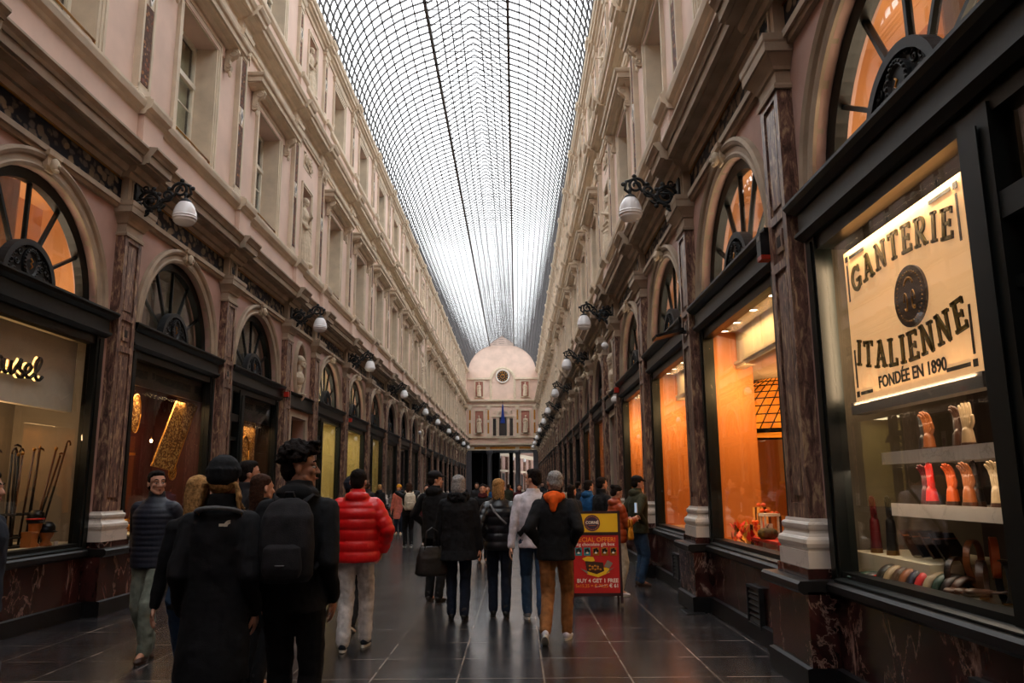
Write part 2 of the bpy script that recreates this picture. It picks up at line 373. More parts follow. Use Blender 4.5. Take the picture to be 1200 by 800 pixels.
        pts = [(.033*math.cos(a)*(1.15 if math.sin(a) > 0 else 1), .04+.125*math.sin(a)) for a in [k*PI/8 for k in range(16)]]
        sl.add([Mx @ Vector((x,y,-.085)) for x,y in pts]+[Mx @ Vector((x*1.02,y,-.062)) for x,y in pts], [tuple(range(15,-1,-1)), tuple(range(16,32))]+[(k,(k+1)%16,16+(k+1)%16,16+k) for k in range(16)])
        obj('sole', sl, C['sole'] if sole else shoe, o)
    # top garment
    g = MB(); B = bulk; ln = {'coat':.55, 'parka':.72}.get(top, .84)+dz; Wt = W
    def tor(z, rx, ry, y=0): return (z+dz, rx*B*(Wt if z > 1.05 else 1), ry*B, y)
    base = [tor(.84,.185,.135), tor(.95,.185,.133), tor(1.08,.176,.128), tor(1.2,.184,.132,lean*.3), tor(1.32,.195,.133,lean*.5), tor(1.385,.175,.118,lean*.6), tor(1.44,.12,.092,lean*.6), tor(1.49,.078,.075,lean*.7)]
    if top in ('coat','parka'): base = [(ln,.205*B,.165*B,0),(.72+dz,.20*B,.155*B,0)][:(2 if top == 'coat' else 1)]+base
    def interp(z):
        for p, q in zip(base, base[1:]):
            if p[0] <= z <= q[0]: k = (z-p[0])/(q[0]-p[0]+1e-9); return tuple(p[m]+(q[m]-p[m])*k for m in range(4))
        return base[-1]
    if 'puff' in top or 'quilt' in top:
        step = .105 if 'puff' in top else .05; amp = .014 if 'puff' in top else .006; rows = []; z = base[0][0]; n = int((base[-1][0]-z)/(step/6)); 
        for k in range(n+1):
            zz = z+k*step/6; rr = interp(zz); a = amp*(abs(math.sin(PI*(zz-z)/step))**.55-.7); a = a if zz < 1.43+dz else a*.4; rows.append((zz, rr[1]+a, rr[2]+a, rr[3]))
        g.loft(rows, 32)
    else: g.loft(base, 28)
    for i in (0,1):
        sh, el, wr = J['sh%d'%i], J['el%d'%i], J['wr%d'%i]; wr2 = wr-(wr-el).normalized()*.005
        ra, rb, rc = .072*B, .058*B, .045*B
        if 'puff' in top or 'quilt' in top:
            st = .085 if 'puff' in top else .045; am = .011 if 'puff' in top else .004; tot = (el-sh).length+(wr2-el).length; pts, rad = [], []
            for k in range(61):
                u = k/60*tot; L1 = (el-sh).length; c = sh.lerp(el, u/L1) if u < L1 else el.lerp(wr2, (u-L1)/(tot-L1)); kk = k/60
                if abs(u-L1) < .06: c = c.lerp((sh.lerp(el,1-.06/L1)+el.lerp(wr2,.06/(tot-L1)))/2, .35*(1-abs(u-L1)/.06))
                rr = ra+(rc-ra)*kk; pts.append(c); rad.append(rr+am*(abs(math.sin(PI*u/st))**.6-.6))
            g.tube(pts, rad, 18); g.ell(sh, (ra*.88,)*3)
        else:
            g.cap(sh, el, ra, rb); g.cap(el, wr2, rb, rc)
        g.cap((0, lean*.5, 1.35+dz), sh, .09*B, ra*.95); g.cap(((-1,1)[i]*.03, lean*.6-.01, 1.455+dz), sh, .05, ra*.8)
    # collar
    g.rings([[( (.066+e)*math.cos(2*PI*j/20), lean*.8+(.064+e)*math.sin(2*PI*j/20)-.004, z+dz) for j in range(20)] for z, e in ((1.44,.022),(1.50,.016),(1.52 if top == 'shirt' else 1.555,.010))], True, True)
    if top in ('hoodie','parka','puffhood'):
        g.ell((0,-.085+lean*.7,1.475+dz), (.115,.055,.062)); g.ell((-.075,-.03+lean*.7,1.475+dz), (.05,.07,.045)); g.ell((.075,-.03+lean*.7,1.475+dz), (.05,.07,.045))
    dsp = .004 if ('puff' in top or 'quilt' in top) else .02
    link({'shirt':'shirt'}.get(top, 'coat' if top in ('coat','parka') else 'jacket'), solid(g, max(cv, .010 if 'quilt' not in top else .008), 1, dsp, .09, 'jacket', topmat), r)
    # hair
    h = MB()
    def E(c, rr, rot=None): h.merge(MB().ell(c, rr, 14, 9, rot), hm)
    def K(a, b_, ra, rb): h.merge(MB().cap(a, b_, ra, rb), hm)
    if hair:
        E((0,-.024,.052), (.082,.091,.077)); E((0,-.055,-.005), (.075,.058,.078))
        rnd = random.Random(int(abs(X*100)+Y*10))
        if hair == 'short':
            E((0,.02,.09), (.062,.055,.035)); 
            for s in (-1,1): E((s*.072,-.005,.03), (.012,.03,.035))
        if hair == 'curly':
            for k in range(420):
                th = rnd.uniform(-PI, PI); el_ = rnd.uniform(-.3, 1.5); gr = rnd.uniform(.95,1.22); c = Vector((math.cos(el_)*math.cos(th)*.086*gr, math.cos(el_)*math.sin(th)*.094*gr-.022, math.sin(el_)*.088*gr+.055))
                if c.y > .04 and c.z < .075: continue
                a3 = [rnd.uniform(.006,.014), rnd.uniform(.006,.014), rnd.uniform(.008,.02)]; E(c, a3, Matrix.Rotation(rnd.uniform(0,3),3,'X') @ Matrix.Rotation(rnd.uniform(0,3),3,'Y'))
            for k in range(70): E((rnd.uniform(-.055,.055), rnd.uniform(.045,.105), rnd.uniform(.08,.15)), (rnd.uniform(.008,.015),)*3)
        if hair in ('long','bob','loose'):
            zb = {'long':-.25, 'bob':-.13, 'loose':-.32}[hair]
            for k in range(34):
                a = -PI*.06-(PI*.88)*k/33+rnd.uniform(-.04,.04); rr_ = rnd.uniform(.90,1.04); x, y = .076*rr_*math.cos(a), -.02+.084*rr_*math.sin(a)
                K((x*.9,y*.9,.05), (x*1.02,y*1.0,-.05), .015, .014); K((x*1.02,y*1.0,-.05), (x*.95+rnd.uniform(-.018,.018), y*.95, zb+rnd.uniform(-.04,.03)), .014, .006)
            E((0,-.02,.06), (.084,.092,.07))
        if hair == 'wisps':
            for s_ in (-1,1):
                for k in range(9): x0 = s_*(.072+.004*k/2); K((x0,.01-.012*k,-.02), (x0*1.12+s_*rnd.uniform(0,.02), .02-.014*k, -.10), .010, .010); K((x0*1.12,.02-.014*k,-.10), (x0*1.2+s_*rnd.uniform(.0,.05), .03-.016*k, -.19+rnd.uniform(-.03,.03)), .010, .004)
        if hair == 'bun': E((0,-.11,.06), (.04,.04,.04))
        link('hair', solid(h, max(vox*.9, .008), 0 if hair == 'curly' else 1, .012 if hair != 'curly' else .016, .03 if hair != 'curly' else .02, 'hair', hairmat), r)
    if hat:
        h = MB()
        if hat == 'beanie':
            E((0,-.012,.062), (.093,.107,.088)); E((0,-.04,.022), (.089,.092,.078)); 
            for k in range(20): a = 2*PI*k/20; K((.084*math.cos(a),-.014+.1*math.sin(a),.03), (.088*math.cos(a),-.014+.104*math.sin(a),.06), .014, .014)
        if hat == 'cap':
            E((0,-.014,.07), (.086,.103,.066)); 
            q = MB().rings([[(.07*math.cos(a)*(1-.1*k), .06+.09*max(math.sin(a),0)*1.0, .062-.012*k+.01*math.cos(a)**2*-1) for a in [PI*j/12 for j in range(13)]] for k in (0,1)], True, True); h.add([hm @ Vector(v) for v in q.v], q.f, True)
            K((-.06,.07,.06),(.06,.07,.06),.012,.012); K((-.045,.105,.054),(.045,.105,.054),.01,.01); K((-.055,.09,.057),(.055,.09,.057),.011,.011); K((-.025,.125,.05),(.025,.125,.05),.009,.009)
        link('beanie' if hat == 'beanie' else 'cap', solid(h, .008, 1, .006 if hat == 'beanie' else 0, .02, hat, hatmat), r)
    r['dz'] = dz
    if extra: extra(r, J, hm, dz)
    return r
MEYE = plain('eye white', (190,186,180), .2, var=0); MLIP = plain('lips', (150,84,76), .45, var=.05)
for k_, m_ in (('dark', H['dark']),): pass

def backpack(label, X, Y, heading, z, mat, s=1.0, trim=None):
    """worn on a back: local y forward is the wearer's forward"""
    t = thing('backpack', label, 'backpack', (X, Y, z), heading, None, s)
    b = MB(); b.loft([(-.0,.13,.06,-.20),(.04,.155,.085,-.205),(.2,.16,.095,-.21),(.36,.145,.085,-.20),(.43,.11,.06,-.185),(.46,.05,.03,-.175)], 20)
    link('bag', solid(b, .012, 1, .01, .08, 'bag', mat), t)
    p = MB(); p.loft([(.03,.10,.035,-.275),(.08,.115,.045,-.285),(.19,.105,.04,-.285),(.22,.07,.02,-.275)], 16); link('front_pocket', solid(p, .01, 1, .006, .05, 'pocket', trim or mat), t)
    for s_ in (-1,1):
        q = MB(); q.tube([(s_*.07,-.16,.43),(s_*.10,-.09,.475),(s_*.115,.01,.455),(s_*.13,.10,.38),(s_*.15,.12,.28),(s_*.165,.02,.15),(s_*.14,-.14,.06)], .022, 8, flat=.45); obj('strap', q, mat, t)
    q = MB(); q.tube([(-.03,-.18,.45),(-.02,-.19,.49),(.02,-.19,.49),(.03,-.18,.45)], .008, 6); obj('handle', q, mat, t)
    q = MB(); q.tube([(-.09,-.295,.1),(0,-.335,.1),(.09,-.295,.1)], .004, 5); obj('zip', q, C['grey'], t)
    return t

def ex_hood(mat):
    def fn(r, J, hm, dz):
        h = MB(); h.ell((0,-.10,1.475+dz), (.105,.05,.07)); h.ell((-.075,-.045,1.485+dz), (.042,.06,.038)); h.ell((.075,-.045,1.485+dz), (.042,.06,.038)); h.cap((-.075,.01,1.50+dz),(-.03,.07,1.47+dz),.03,.025); h.cap((.075,.01,1.50+dz),(.03,.07,1.47+dz),.03,.025)
        h.cap((0,-.12,1.46+dz),(0,-.14,1.36+dz),.06,.035)
        link('hood', solid(h, .009, 1, .012, .05, 'hood', mat), r)
    return fn
def ex_scarf(mat):
    def fn(r, J, hm, dz):
        h = MB()
        for k in range(3): h.tube([( (.095-.008*k)*math.cos(a), (.09-.008*k)*math.sin(a), 1.465+.03*k+dz+.01*math.sin(3*a+k)) for a in [2*PI*j/24 for j in range(25)]], .026, 8)
        link('scarf', solid(h, .01, 1, .01, .05, 'scarf', mat), r)
    return fn
def ex_fur(mat):
    def fn(r, J, hm, dz):
        rnd = random.Random(3); h = MB()
        for k in range(90):
            a = rnd.uniform(0, 2*PI); h.ell((.115*math.cos(a), -.03+.10*math.sin(a), 1.475+dz+rnd.uniform(-.045,.045)), (rnd.uniform(.02,.034),)*3, 8, 6)
        link('fur_collar', solid(h, .010, 0, .02, .02, 'fur', mat), r)
    return fn

def ex_strap(pts, wd_, mat, nm):
    def fn(r, J, hm, dz):
        m = MB(); m.tube(pts, wd_, 6, flat=.3); obj(nm, m, mat, r)
    return fn
ST = ((.16,0,0),(-.22,.03,-.45)); ST2 = ((-.22,.03,-.45),(.16,0,0)); STILL = ((.02,0,0),(-.02,0,0))
print('people...')
# the man walking towards us
person('man walking this way in a navy quilted jacket and sage trousers, hands in pockets', -3.50, 7.72, 1.75, PI-.1, ((.16,0,0),(-.18,.02,-.35)), ('pocket','pocket'), look=.85, top='quilt', topmat=C['navypuff'],
       bottom=C['sage'], shoe=C['brownleather'], hair='short', hairmat=H['dark'], vox=.0065, eyes=True, bulk=1.12, fit=1.16)
def ex_logo(r, J, hm, dz):
    m = MB()
    for k, rr in enumerate((.018,.025,.032)):
        m.arc(.10, 1.375+dz, [(rr-.0025,-.142),(rr+.0025,-.142),(rr+.0025,-.15),(rr-.0025,-.15)], PI*.5, PI, 8)
    m.box(.04,.066,-.15,-.142,1.376+dz,1.39+dz)
    obj('jacket_logo', m, C['cream'], r, 'small white quarter-round logo')
    h = MB(); h.tube([(.12*math.cos(a), -.02+.105*math.sin(a), 1.445+dz+.03*math.sin(a)*-1) for a in [PI*1.0+PI*j/14 for j in range(15)]], .024, 8, flat=.6); link('hood_lining', solid(h, .009, 1, .006, .05, 'lining', C['grey']), r)
person('woman from behind in black beanie and long black coat with grey hood lining', -1.67, 4.5, 1.72, .05, STILL, ('close','close'), look=.1, top='coat', topmat=C['black'],
       bottom=C['black'], hair='wisps', hairmat=H['blonde'], hat='beanie', hatmat=C['black'], vox=.008, bulk=1.0, width=.94, extra=ex_logo)
person('blonde woman half hidden behind the woman in the black beanie, in blue jeans', -2.16, 5.4, 1.66, .1, ST, ('down','down'), look=-.3, top='jacket', topmat=C['black'], bottom=C['denim'], hair='loose', hairmat=H['blonde'], vox=.010, width=.9, bulk=.88)
person('young man with curly dark hair in profile, black hooded jacket, wearing a backpack', -1.29, 4.7, 1.80, 0.0, STILL, ('close','close'), look=-1.35, top='hoodie', topmat=C['black'], bottom=C['black'],
       hair='curly', hairmat=H['dark'], vox=.0055, eyes=True, bulk=.98, skin=SKIN2)
backpack('dark backpack with a zip pocket on the curly-haired man', -1.29, 4.7, 0, 1.04, C['darkgrey'], 1.0, C['darkgrey'])
person('man with short dark hair behind the black beanie, face in profile', -2.58, 7.6, 1.82, -.9, STILL, ('down','down'), look=-.3, top='jacket', topmat=C['darkgrey'], bottom=C['darkdenim'], vox=.010, eyes=True)
person('woman with long brown hair between the beanie and the curly-haired man', -2.09, 6.5, 1.67, -.5, STILL, ('down','down'), look=-.3, top='jacket', topmat=C['black'], bottom=C['black'], hair='long', hairmat=H['brown'], vox=.010, width=.92)
person('man walking away in a bright red puffer jacket and light grey trousers', -1.61, 8.05, 1.75, .02, ((-.12,.0,-.1),(.16,0,0)), (((-.25,.08,.93),(-1,-.8,0)),((.25,.08,.93),(1,-.8,0))), top='puffhood', topmat=C['redpuff'], bottom=C['stonegrey'], shoe=C['navy'], sole=True,
       hair='short', hairmat=H['dark'], vox=.009, bulk=1.28, fit=1.14)
person('person in a navy beanie and black clothes beside the red puffer jacket', -1.9, 9.15, 1.69, 0, ST, ('down','down'), top='jacket', topmat=C['black'], bottom=C['black'], shoe=C['darkgrey'], sole=True, hair='short', hat='beanie', hatmat=C['navy'], vox=.011)
person('man in a dark cap and black jacket looking sideways, beyond the fur-collared coat', -1.15, 11.2, 1.78, -.35, STILL, (((-.22,.18,1.0),(-1,-.8,0)),'down'), look=-.9, top='hoodie', topmat=C['black'], bottom=C['black'], hat='cap', hatmat=C['darkgrey'], vox=.010, eyes=True)
person('woman walking away in a black coat with a fur collar and silver hair', -.71, 9.7, 1.70, .0, ((.06,0,0),(-.06,0,0)), (((-.27,.06,.86),(-1,-.5,0)),'down'), top='parka', topmat=C['black'], bottom=C['darkdenim'], hair='bob', hairmat=H['silver'], vox=.010, bulk=1.2, width=.97, extra=ex_fur(C['black']))
person('woman walking away in a black quilted puffer jacket with blonde hair', -.22, 9.95, 1.655, 0, ((.05,0,0),(-.05,0,0)), ('pocket','pocket'), look=-.35, top='quiltpuff', topmat=C['blackpuff'], bottom=C['darkdenim'], hair='bob', hairmat=H['blonde'], vox=.010, bulk=1.08, width=.95, extra=ex_strap([(-.11,-.09,1.42),(-.06,-.150,1.33),(.02,-.158,1.24),(.1,-.155,1.17)], .022, C['grey'], 'crossbody_strap'))
def ex_vest(r, J, hm, dz):
    q = MB(); q.loft([(.84+dz,.196,.142,0),(1.0+dz,.192,.14,0),(1.2+dz,.19,.138,0),(1.32+dz,.19,.136,.0),(1.40+dz,.13,.12,0),(1.43+dz,.10,.10,0)], 24)
    q.v = [(x, y, z) for x, y, z in q.v]
    link('waistcoat', solid(q, .011, 1, .012, .08, 'vest', C['black']), r)
person('man in a white long-sleeved shirt and dark waistcoat looking over his shoulder, blue jeans', .2, 9.65, 1.785, .0, ((.14,0,0),(-.25,.02,-.35)), (((-.27,-.05,.83),(-1,-.4,0)),'down'), look=.95, top='shirt', topmat=C['white'], bottom=C['denim'], shoe=C['grey'], sole=True,
       hair='short', vox=.007, eyes=True, bulk=.98, extra=ex_strap([(.15,-.06,1.47),(.12,-.13,1.38),(.03,-.155,1.22),(-.09,-.15,1.07),(-.17,-.09,.97)], .035, C['black'], 'crossbody_strap'))
person('man walking away with grey hair, black jacket with an orange hood and brown trousers', .40, 8.35, 1.735, -.18, ((-.26,.06,-.55),(.16,0,0)), ('pocket','pocket'), look=.35, top='jacket', topmat=C['black'], bottom=C['tan'], shoe=C['white'], sole=True,
       hair='short', hairmat=H['silver'], vox=.0075, bulk=1.08, extra=ex_hood(C['orange']))
person('woman in a rust-orange puffer jacket looking down at her phone', 1.46, 11.7, 1.56, -1.25, STILL, ('phone','phone'), nod=.45, look=0, top='puffhood', topmat=C['rustpuff'], bottom=C['cream'], shoe=C['white'], sole=True, hair='bun', hairmat=H['dark'], vox=.009, bulk=1.1, width=.92, eyes=True)
person('man in a black cap, olive jacket and blue jeans facing the shop windows', 1.93, 12.75, 1.71, -1.25, STILL, ('pocket','pocket'), look=0, nod=.1, top='hoodie', topmat=C['olive'], bottom=C['denim'], shoe=C['brownleather'], hat='cap', hatmat=C['black'], vox=.010, bulk=1.12, eyes=True)
person('dark-haired man in a black jacket with a shoulder strap behind the rust-orange puffer', 1.42, 13.3, 1.70, -1.1, STILL, ('down','down'), look=0, top='jacket', topmat=C['black'], bottom=C['darkdenim'], vox=.011)
person('person in a blue jacket behind the top of the yellow board', 1.32, 14.6, 1.66, -1.0, STILL, ('down','down'), top='hoodie', topmat=C['blue'], bottom=C['darkdenim'], vox=.012)
person('dark-haired person just behind the grey-haired man', .98, 14.2, 1.58, -.8, STILL, ('down','down'), top='jacket', topmat=C['darkgrey'], bottom=C['black'], hair='bob', vox=.012)
person('person at the frame edge beside the cane shop window in a navy jacket', -3.36, 5.0, 1.68, -1.4, STILL, ('pocket','pocket'), look=0, bulk=1.15, top='jacket', topmat=C['navy'], bottom=C['black'], hair='short', vox=.010, eyes=True)
# middle distance and crowd
person('woman facing us in a mustard beanie and open pink coat', -4.02, 27.2, 1.66, PI, ((.04,0,0),(-.04,0,0)), ('down','down'), top='coat', topmat=C['pink'], bottom=C['darkdenim'], shoe=C['cream'], hair='long', hat='beanie', hatmat=C['mustard'], vox=.014, width=.93, extra=ex_scarf(C['black']))
person('woman in dark clothes with a pale backpack holding up a camera', -2.9, 21.4, 1.68, .3, STILL, (((-.08,.34,1.5),(-1,-.3,0)),((.08,.34,1.5),(1,-.3,0))), top='jacket', topmat=C['black'], bottom=C['black'], shoe=C['grey'], sole=True, hair='bob', hairmat=H['brown'], vox=.013, width=.93)
backpack('pale rucksack on the woman holding up a camera', -2.9, 21.4, .3, .97, C['cream'], 1.0, C['cream'])
person('woman with a beige tote in a black coat next to the pale rucksack', -2.5, 22.2, 1.64, PI, STILL, ('down','down'), top='coat', topmat=C['black'], bottom=C['black'], shoe=C['white'], hair='long', vox=.014, width=.93)
person('person in a wine-red cap and jacket beside the pale rucksack', -2.15, 20.0, 1.66, .2, ST, ('down','down'), top='jacket', topmat=C['wine'], bottom=C['darkgrey'], shoe=C['white'], hat='cap', hatmat=C['wine'], vox=.014)
person('woman facing us with a wine-red scarf, seen between the two women in black', -.72, 17.0, 1.62, PI, STILL, ('down','down'), top='coat', topmat=C['black'], bottom=C['black'], hair='long', hairmat=H['dark'], vox=.010, width=.93, extra=ex_scarf(C['wine']), eyes=True)
crowd = [(-.62,24,'blue',1.72,0,'short'),(-.95,26,'mustard',1.62,PI,'long'),(.35,22,'black',1.74,.2,'short'),(-1.5,30,'darkgrey',1.75,PI,'short'),(-2.3,33,'beige',1.68,0,'bob'),(-3.3,31,'grey',1.78,PI,'short'),
 (-4.4,33,'green',1.70,0,'short'),(.1,29,'wine',1.66,PI,'long'),(.8,35,'navy',1.75,0,'short'),(1.3,40,'black',1.80,PI,'short'),(-.4,38,'olive',1.70,0,'short'),(-1.9,42,'rust',1.64,PI,'bob'),(-3.0,45,'black',1.76,0,'short'),
 (-3.9,50,'denim',1.70,PI,'short'),(-1.0,48,'black',1.74,0,'short'),(.3,52,'cream',1.66,PI,'long'),(-2.2,57,'navy',1.72,0,'short'),(-.5,60,'orange',1.70,PI,'short'),(1.1,58,'grey',1.77,0,'short'),(-4.6,24.5,'darkgrey',1.74,-.3,'short'),
 (-5.0,29,'black',1.7,-.4,'short'),(1.7,22,'darkgrey',1.7,-1,'short'),(1.8,27,'beige',1.66,-.9,'bob'),(-4.3,39,'wine',1.65,0,'long')]
ht = {'short':'short-haired','long':'long-haired','bob':'bobbed'}
order = ['just past the front group','a third along','halfway along','far along','by the end wall']
for i, (x, y, c, h_, hd, hr) in enumerate(crowd):
    side = 'glove shop side' if x > .2 else 'centre' if x > -2.6 else 'cane shop side'
    zone = order[min(4, int((y-20)/9))]
    person('%s person, %s top, %s, %s, %s' % (ht[hr], {'wine':'wine-red','darkgrey':'charcoal','denim':'denim blue'}.get(c, c), 'walking this way' if hd > 3 else 'back turned' if abs(hd) < .25 else 'facing shops', zone, side), x, y, h_, hd, ST if i % 2 else ST2, ('down','down'),
           top=('jacket','coat','hoodie')[i % 3], topmat=C[c], bottom=C[('darkdenim','black','darkgrey')[i % 3]], hair=hr, hairmat=H[('dark','brown','blonde')[(i*7) % 3]], vox=.018 if y < 32 else .022, width=.93 if hr != 'short' else 1)
# bags
def handbag(label, X, Y, z, mat, w=.34, h=.28, d=.13, rz=0, hh=.2):
    t = thing('handbag', label, 'bag', (X, Y, z), rz)
    b = MB(); b.loft([(0,w*.42,d*.45,0),(.03,w*.5,d*.5,0),(h*.6,w*.46,d*.42,0),(h,w*.36,d*.16,0)], 20); link('bag_body', solid(b, .01, 1, .008, .06, 'bag', mat), t)
    for s in (-1,1): q = MB(); q.tube([(-w*.22,s*.02,h*.9),(-w*.16,s*.02,h+hh*.8),(0,s*.015,h+hh),(w*.16,s*.02,h+hh*.8),(w*.22,s*.02,h*.9)], .007, 6); obj('handle', q, mat, t)
handbag('large black handbag hanging from the arm of the woman in the fur-collared coat', -1.02, 9.62, .52, C['leather'], .40, .34, .14, .3, .22)
handbag('small yellow shoulder bag hanging beside the woman with the phone', 1.62, 11.45, .80, C['mustard'], .22, .17, .08, 1.2, .12)
handbag('beige tote bag in front of the woman near the pale rucksack', -2.33, 22.0, .70, C['beige'], .36, .34, .08, 0, .2)
q = thing('smartphone', 'pale smartphone in the hands of the woman in the rust-orange puffer', 'phone', (1.76, 11.79, 1.16), -1.25)
m = MB(); m.box(-.037,.037,-.005,.004,0,.15); obj('phone_case', m, C['cream'], q); m = MB(); m.box(-.033,.033,-.0065,-.0045,.006,.144); obj('screen', m, emit('phone screen', (150,170,190), .6), q)
# ------------------------------------------------------------------ gallery layout
K = {}
def pilY(k):
    y = 10.6+3.9*k
    for t in (3, 10, 17):
        if k >= t: y -= 1.27
    return y
KMIN, KMAX = -4, 20
PY = {k: pilY(k) for k in range(KMIN, KMAX+1)}
NARROW = {2, 9, 16}
bays = [(k, PY[k], PY[k+1]) for k in range(KMIN, KMAX)]
def w(side):
    return (lambda a, p, z: (XL+p, a, z)) if side == 'L' else (lambda a, p, z: (XR-p, a, z))
def base(side, Y): return ((XL, Y, 0), -PI/2) if side == 'L' else ((XR, Y, 0), PI/2)
SN = {'L':'cane shop side', 'R':'glove shop side'}
ORD = 'first second third fourth fifth sixth seventh eighth ninth tenth eleventh twelfth thirteenth fourteenth fifteenth sixteenth seventeenth eighteenth nineteenth twentieth twenty-first twenty-second twenty-third twenty-fourth'.split()

# prototypes: parts (name, MB, material, [children]); far copies are one mesh
class Proto:
    def __init__(s, parts):
        s.parts = parts; s.me = {}
        for p in parts: s.prep(p)
        s.far = None
    def prep(s, p):
        p_ = id(p[1]); s.me[p_] = p[1].mesh(p[0], p[2])
        for c in (p[3] if len(p) > 3 else []): s.prep(c)
    def inst(s, name, loc, rz, label, cat, group=None, far=False, kind=None, skip=(), swap={}):
        if far:
            if s.far is None:
                me = bpy.data.meshes.new(name); v = []; fc = []; mi = []; sm = []; mats = []
                def rec(p):
                    mb = p[1]; b = len(v); v.extend(mb.v); fc.extend(tuple(b+i for i in q) for q in mb.f); sm.extend(mb.sm)
                    if p[2] not in mats: mats.append(p[2])
                    mi.extend([mats.index(p[2])]*len(mb.f))
                    for c in (p[3] if len(p) > 3 else []): rec(c)
                for p in s.parts: rec(p)
                me.from_pydata(v, [], fc)
                for m in mats: me.materials.append(m)
                me.polygons.foreach_set('material_index', mi); me.polygons.foreach_set('use_smooth', sm); me.update(); s.far = me
            o = link(name, s.far, None, loc, rz); return tag(o, label, cat, group, kind)
        r = link(name, None, None, loc, rz); tag(r, label, cat, group, kind)
        def rec(p, par):
            if p[0] in skip: return
            me = s.me[id(p[1])]
            if p[0] in swap:
                key = (id(p[1]), swap[p[0]].name)
                if key not in s.me: s.me[key] = me.copy(); s.me[key].materials[0] = swap[p[0]]
                me = s.me[key]
            o = link(p[0], me, par)
            for c in (p[3] if len(p) > 3 else []): rec(c, o)
        for p in s.parts: rec(p, r)
        return r

def arch_panel(mb, W_, a0, a1, z0, z1, c, zs, r, depth, n=24):
    """wall rectangle [a0,a1]x[z0,z1] with a half-round opening from z0 up"""
    def edge(t):
        dx, dz = math.cos(t), math.sin(t); ks = []
        if dx > 1e-6: ks.append((a1-c)/dx)
        if dx < -1e-6: ks.append((a0-c)/dx)
        if dz > 1e-6: ks.append((z1-zs)/dz)
        k = min(ks); return c+dx*k, zs+dz*k
    ts = sorted([PI*i/n for i in range(n+1)]+[math.atan2(z1-zs, a1-c), math.atan2(z1-zs, a0-c)])
    for t, u in zip(ts, ts[1:]):
        if u-t < 1e-5: continue
        e0, e1 = edge(t), edge(u); i0, i1 = (c+r*math.cos(t), zs+r*math.sin(t)), (c+r*math.cos(u), zs+r*math.sin(u))
        mb.quad(W_(i0[0],0,i0[1]), W_(e0[0],0,e0[1]), W_(e1[0],0,e1[1]), W_(i1[0],0,i1[1]))
        mb.quad(W_(i0[0],0,i0[1]), W_(i1[0],0,i1[1]), W_(i1[0],-depth,i1[1]), W_(i0[0],-depth,i0[1]))
def rect(mb, W_, a0, a1, z0, z1, p=0): mb.quad(W_(a0,p,z0), W_(a1,p,z0), W_(a1,p,z1), W_(a0,p,z1))
def hole(mb, W_, a0, a1, z0, z1, h0, h1, y0, y1, depth, back=False):
    rect(mb, W_, a0, h0, z0, z1); rect(mb, W_, h1, a1, z0, z1); rect(mb, W_, h0, h1, z0, y0); rect(mb, W_, h0, h1, y1, z1)
    mb.quad(W_(h0,0,y0), W_(h0,-depth,y0), W_(h0,-depth,y1), W_(h0,0,y1)); mb.quad(W_(h1,0,y0), W_(h1,-depth,y0), W_(h1,-depth,y1), W_(h1,0,y1))
    mb.quad(W_(h0,0,y0), W_(h1,0,y0), W_(h1,-depth,y0), W_(h0,-depth,y0)); mb.quad(W_(h0,0,y1), W_(h1,0,y1), W_(h1,-depth,y1), W_(h0,-depth,y1))
    if back: rect(mb, W_, h0, h1, y0, y1, -depth)

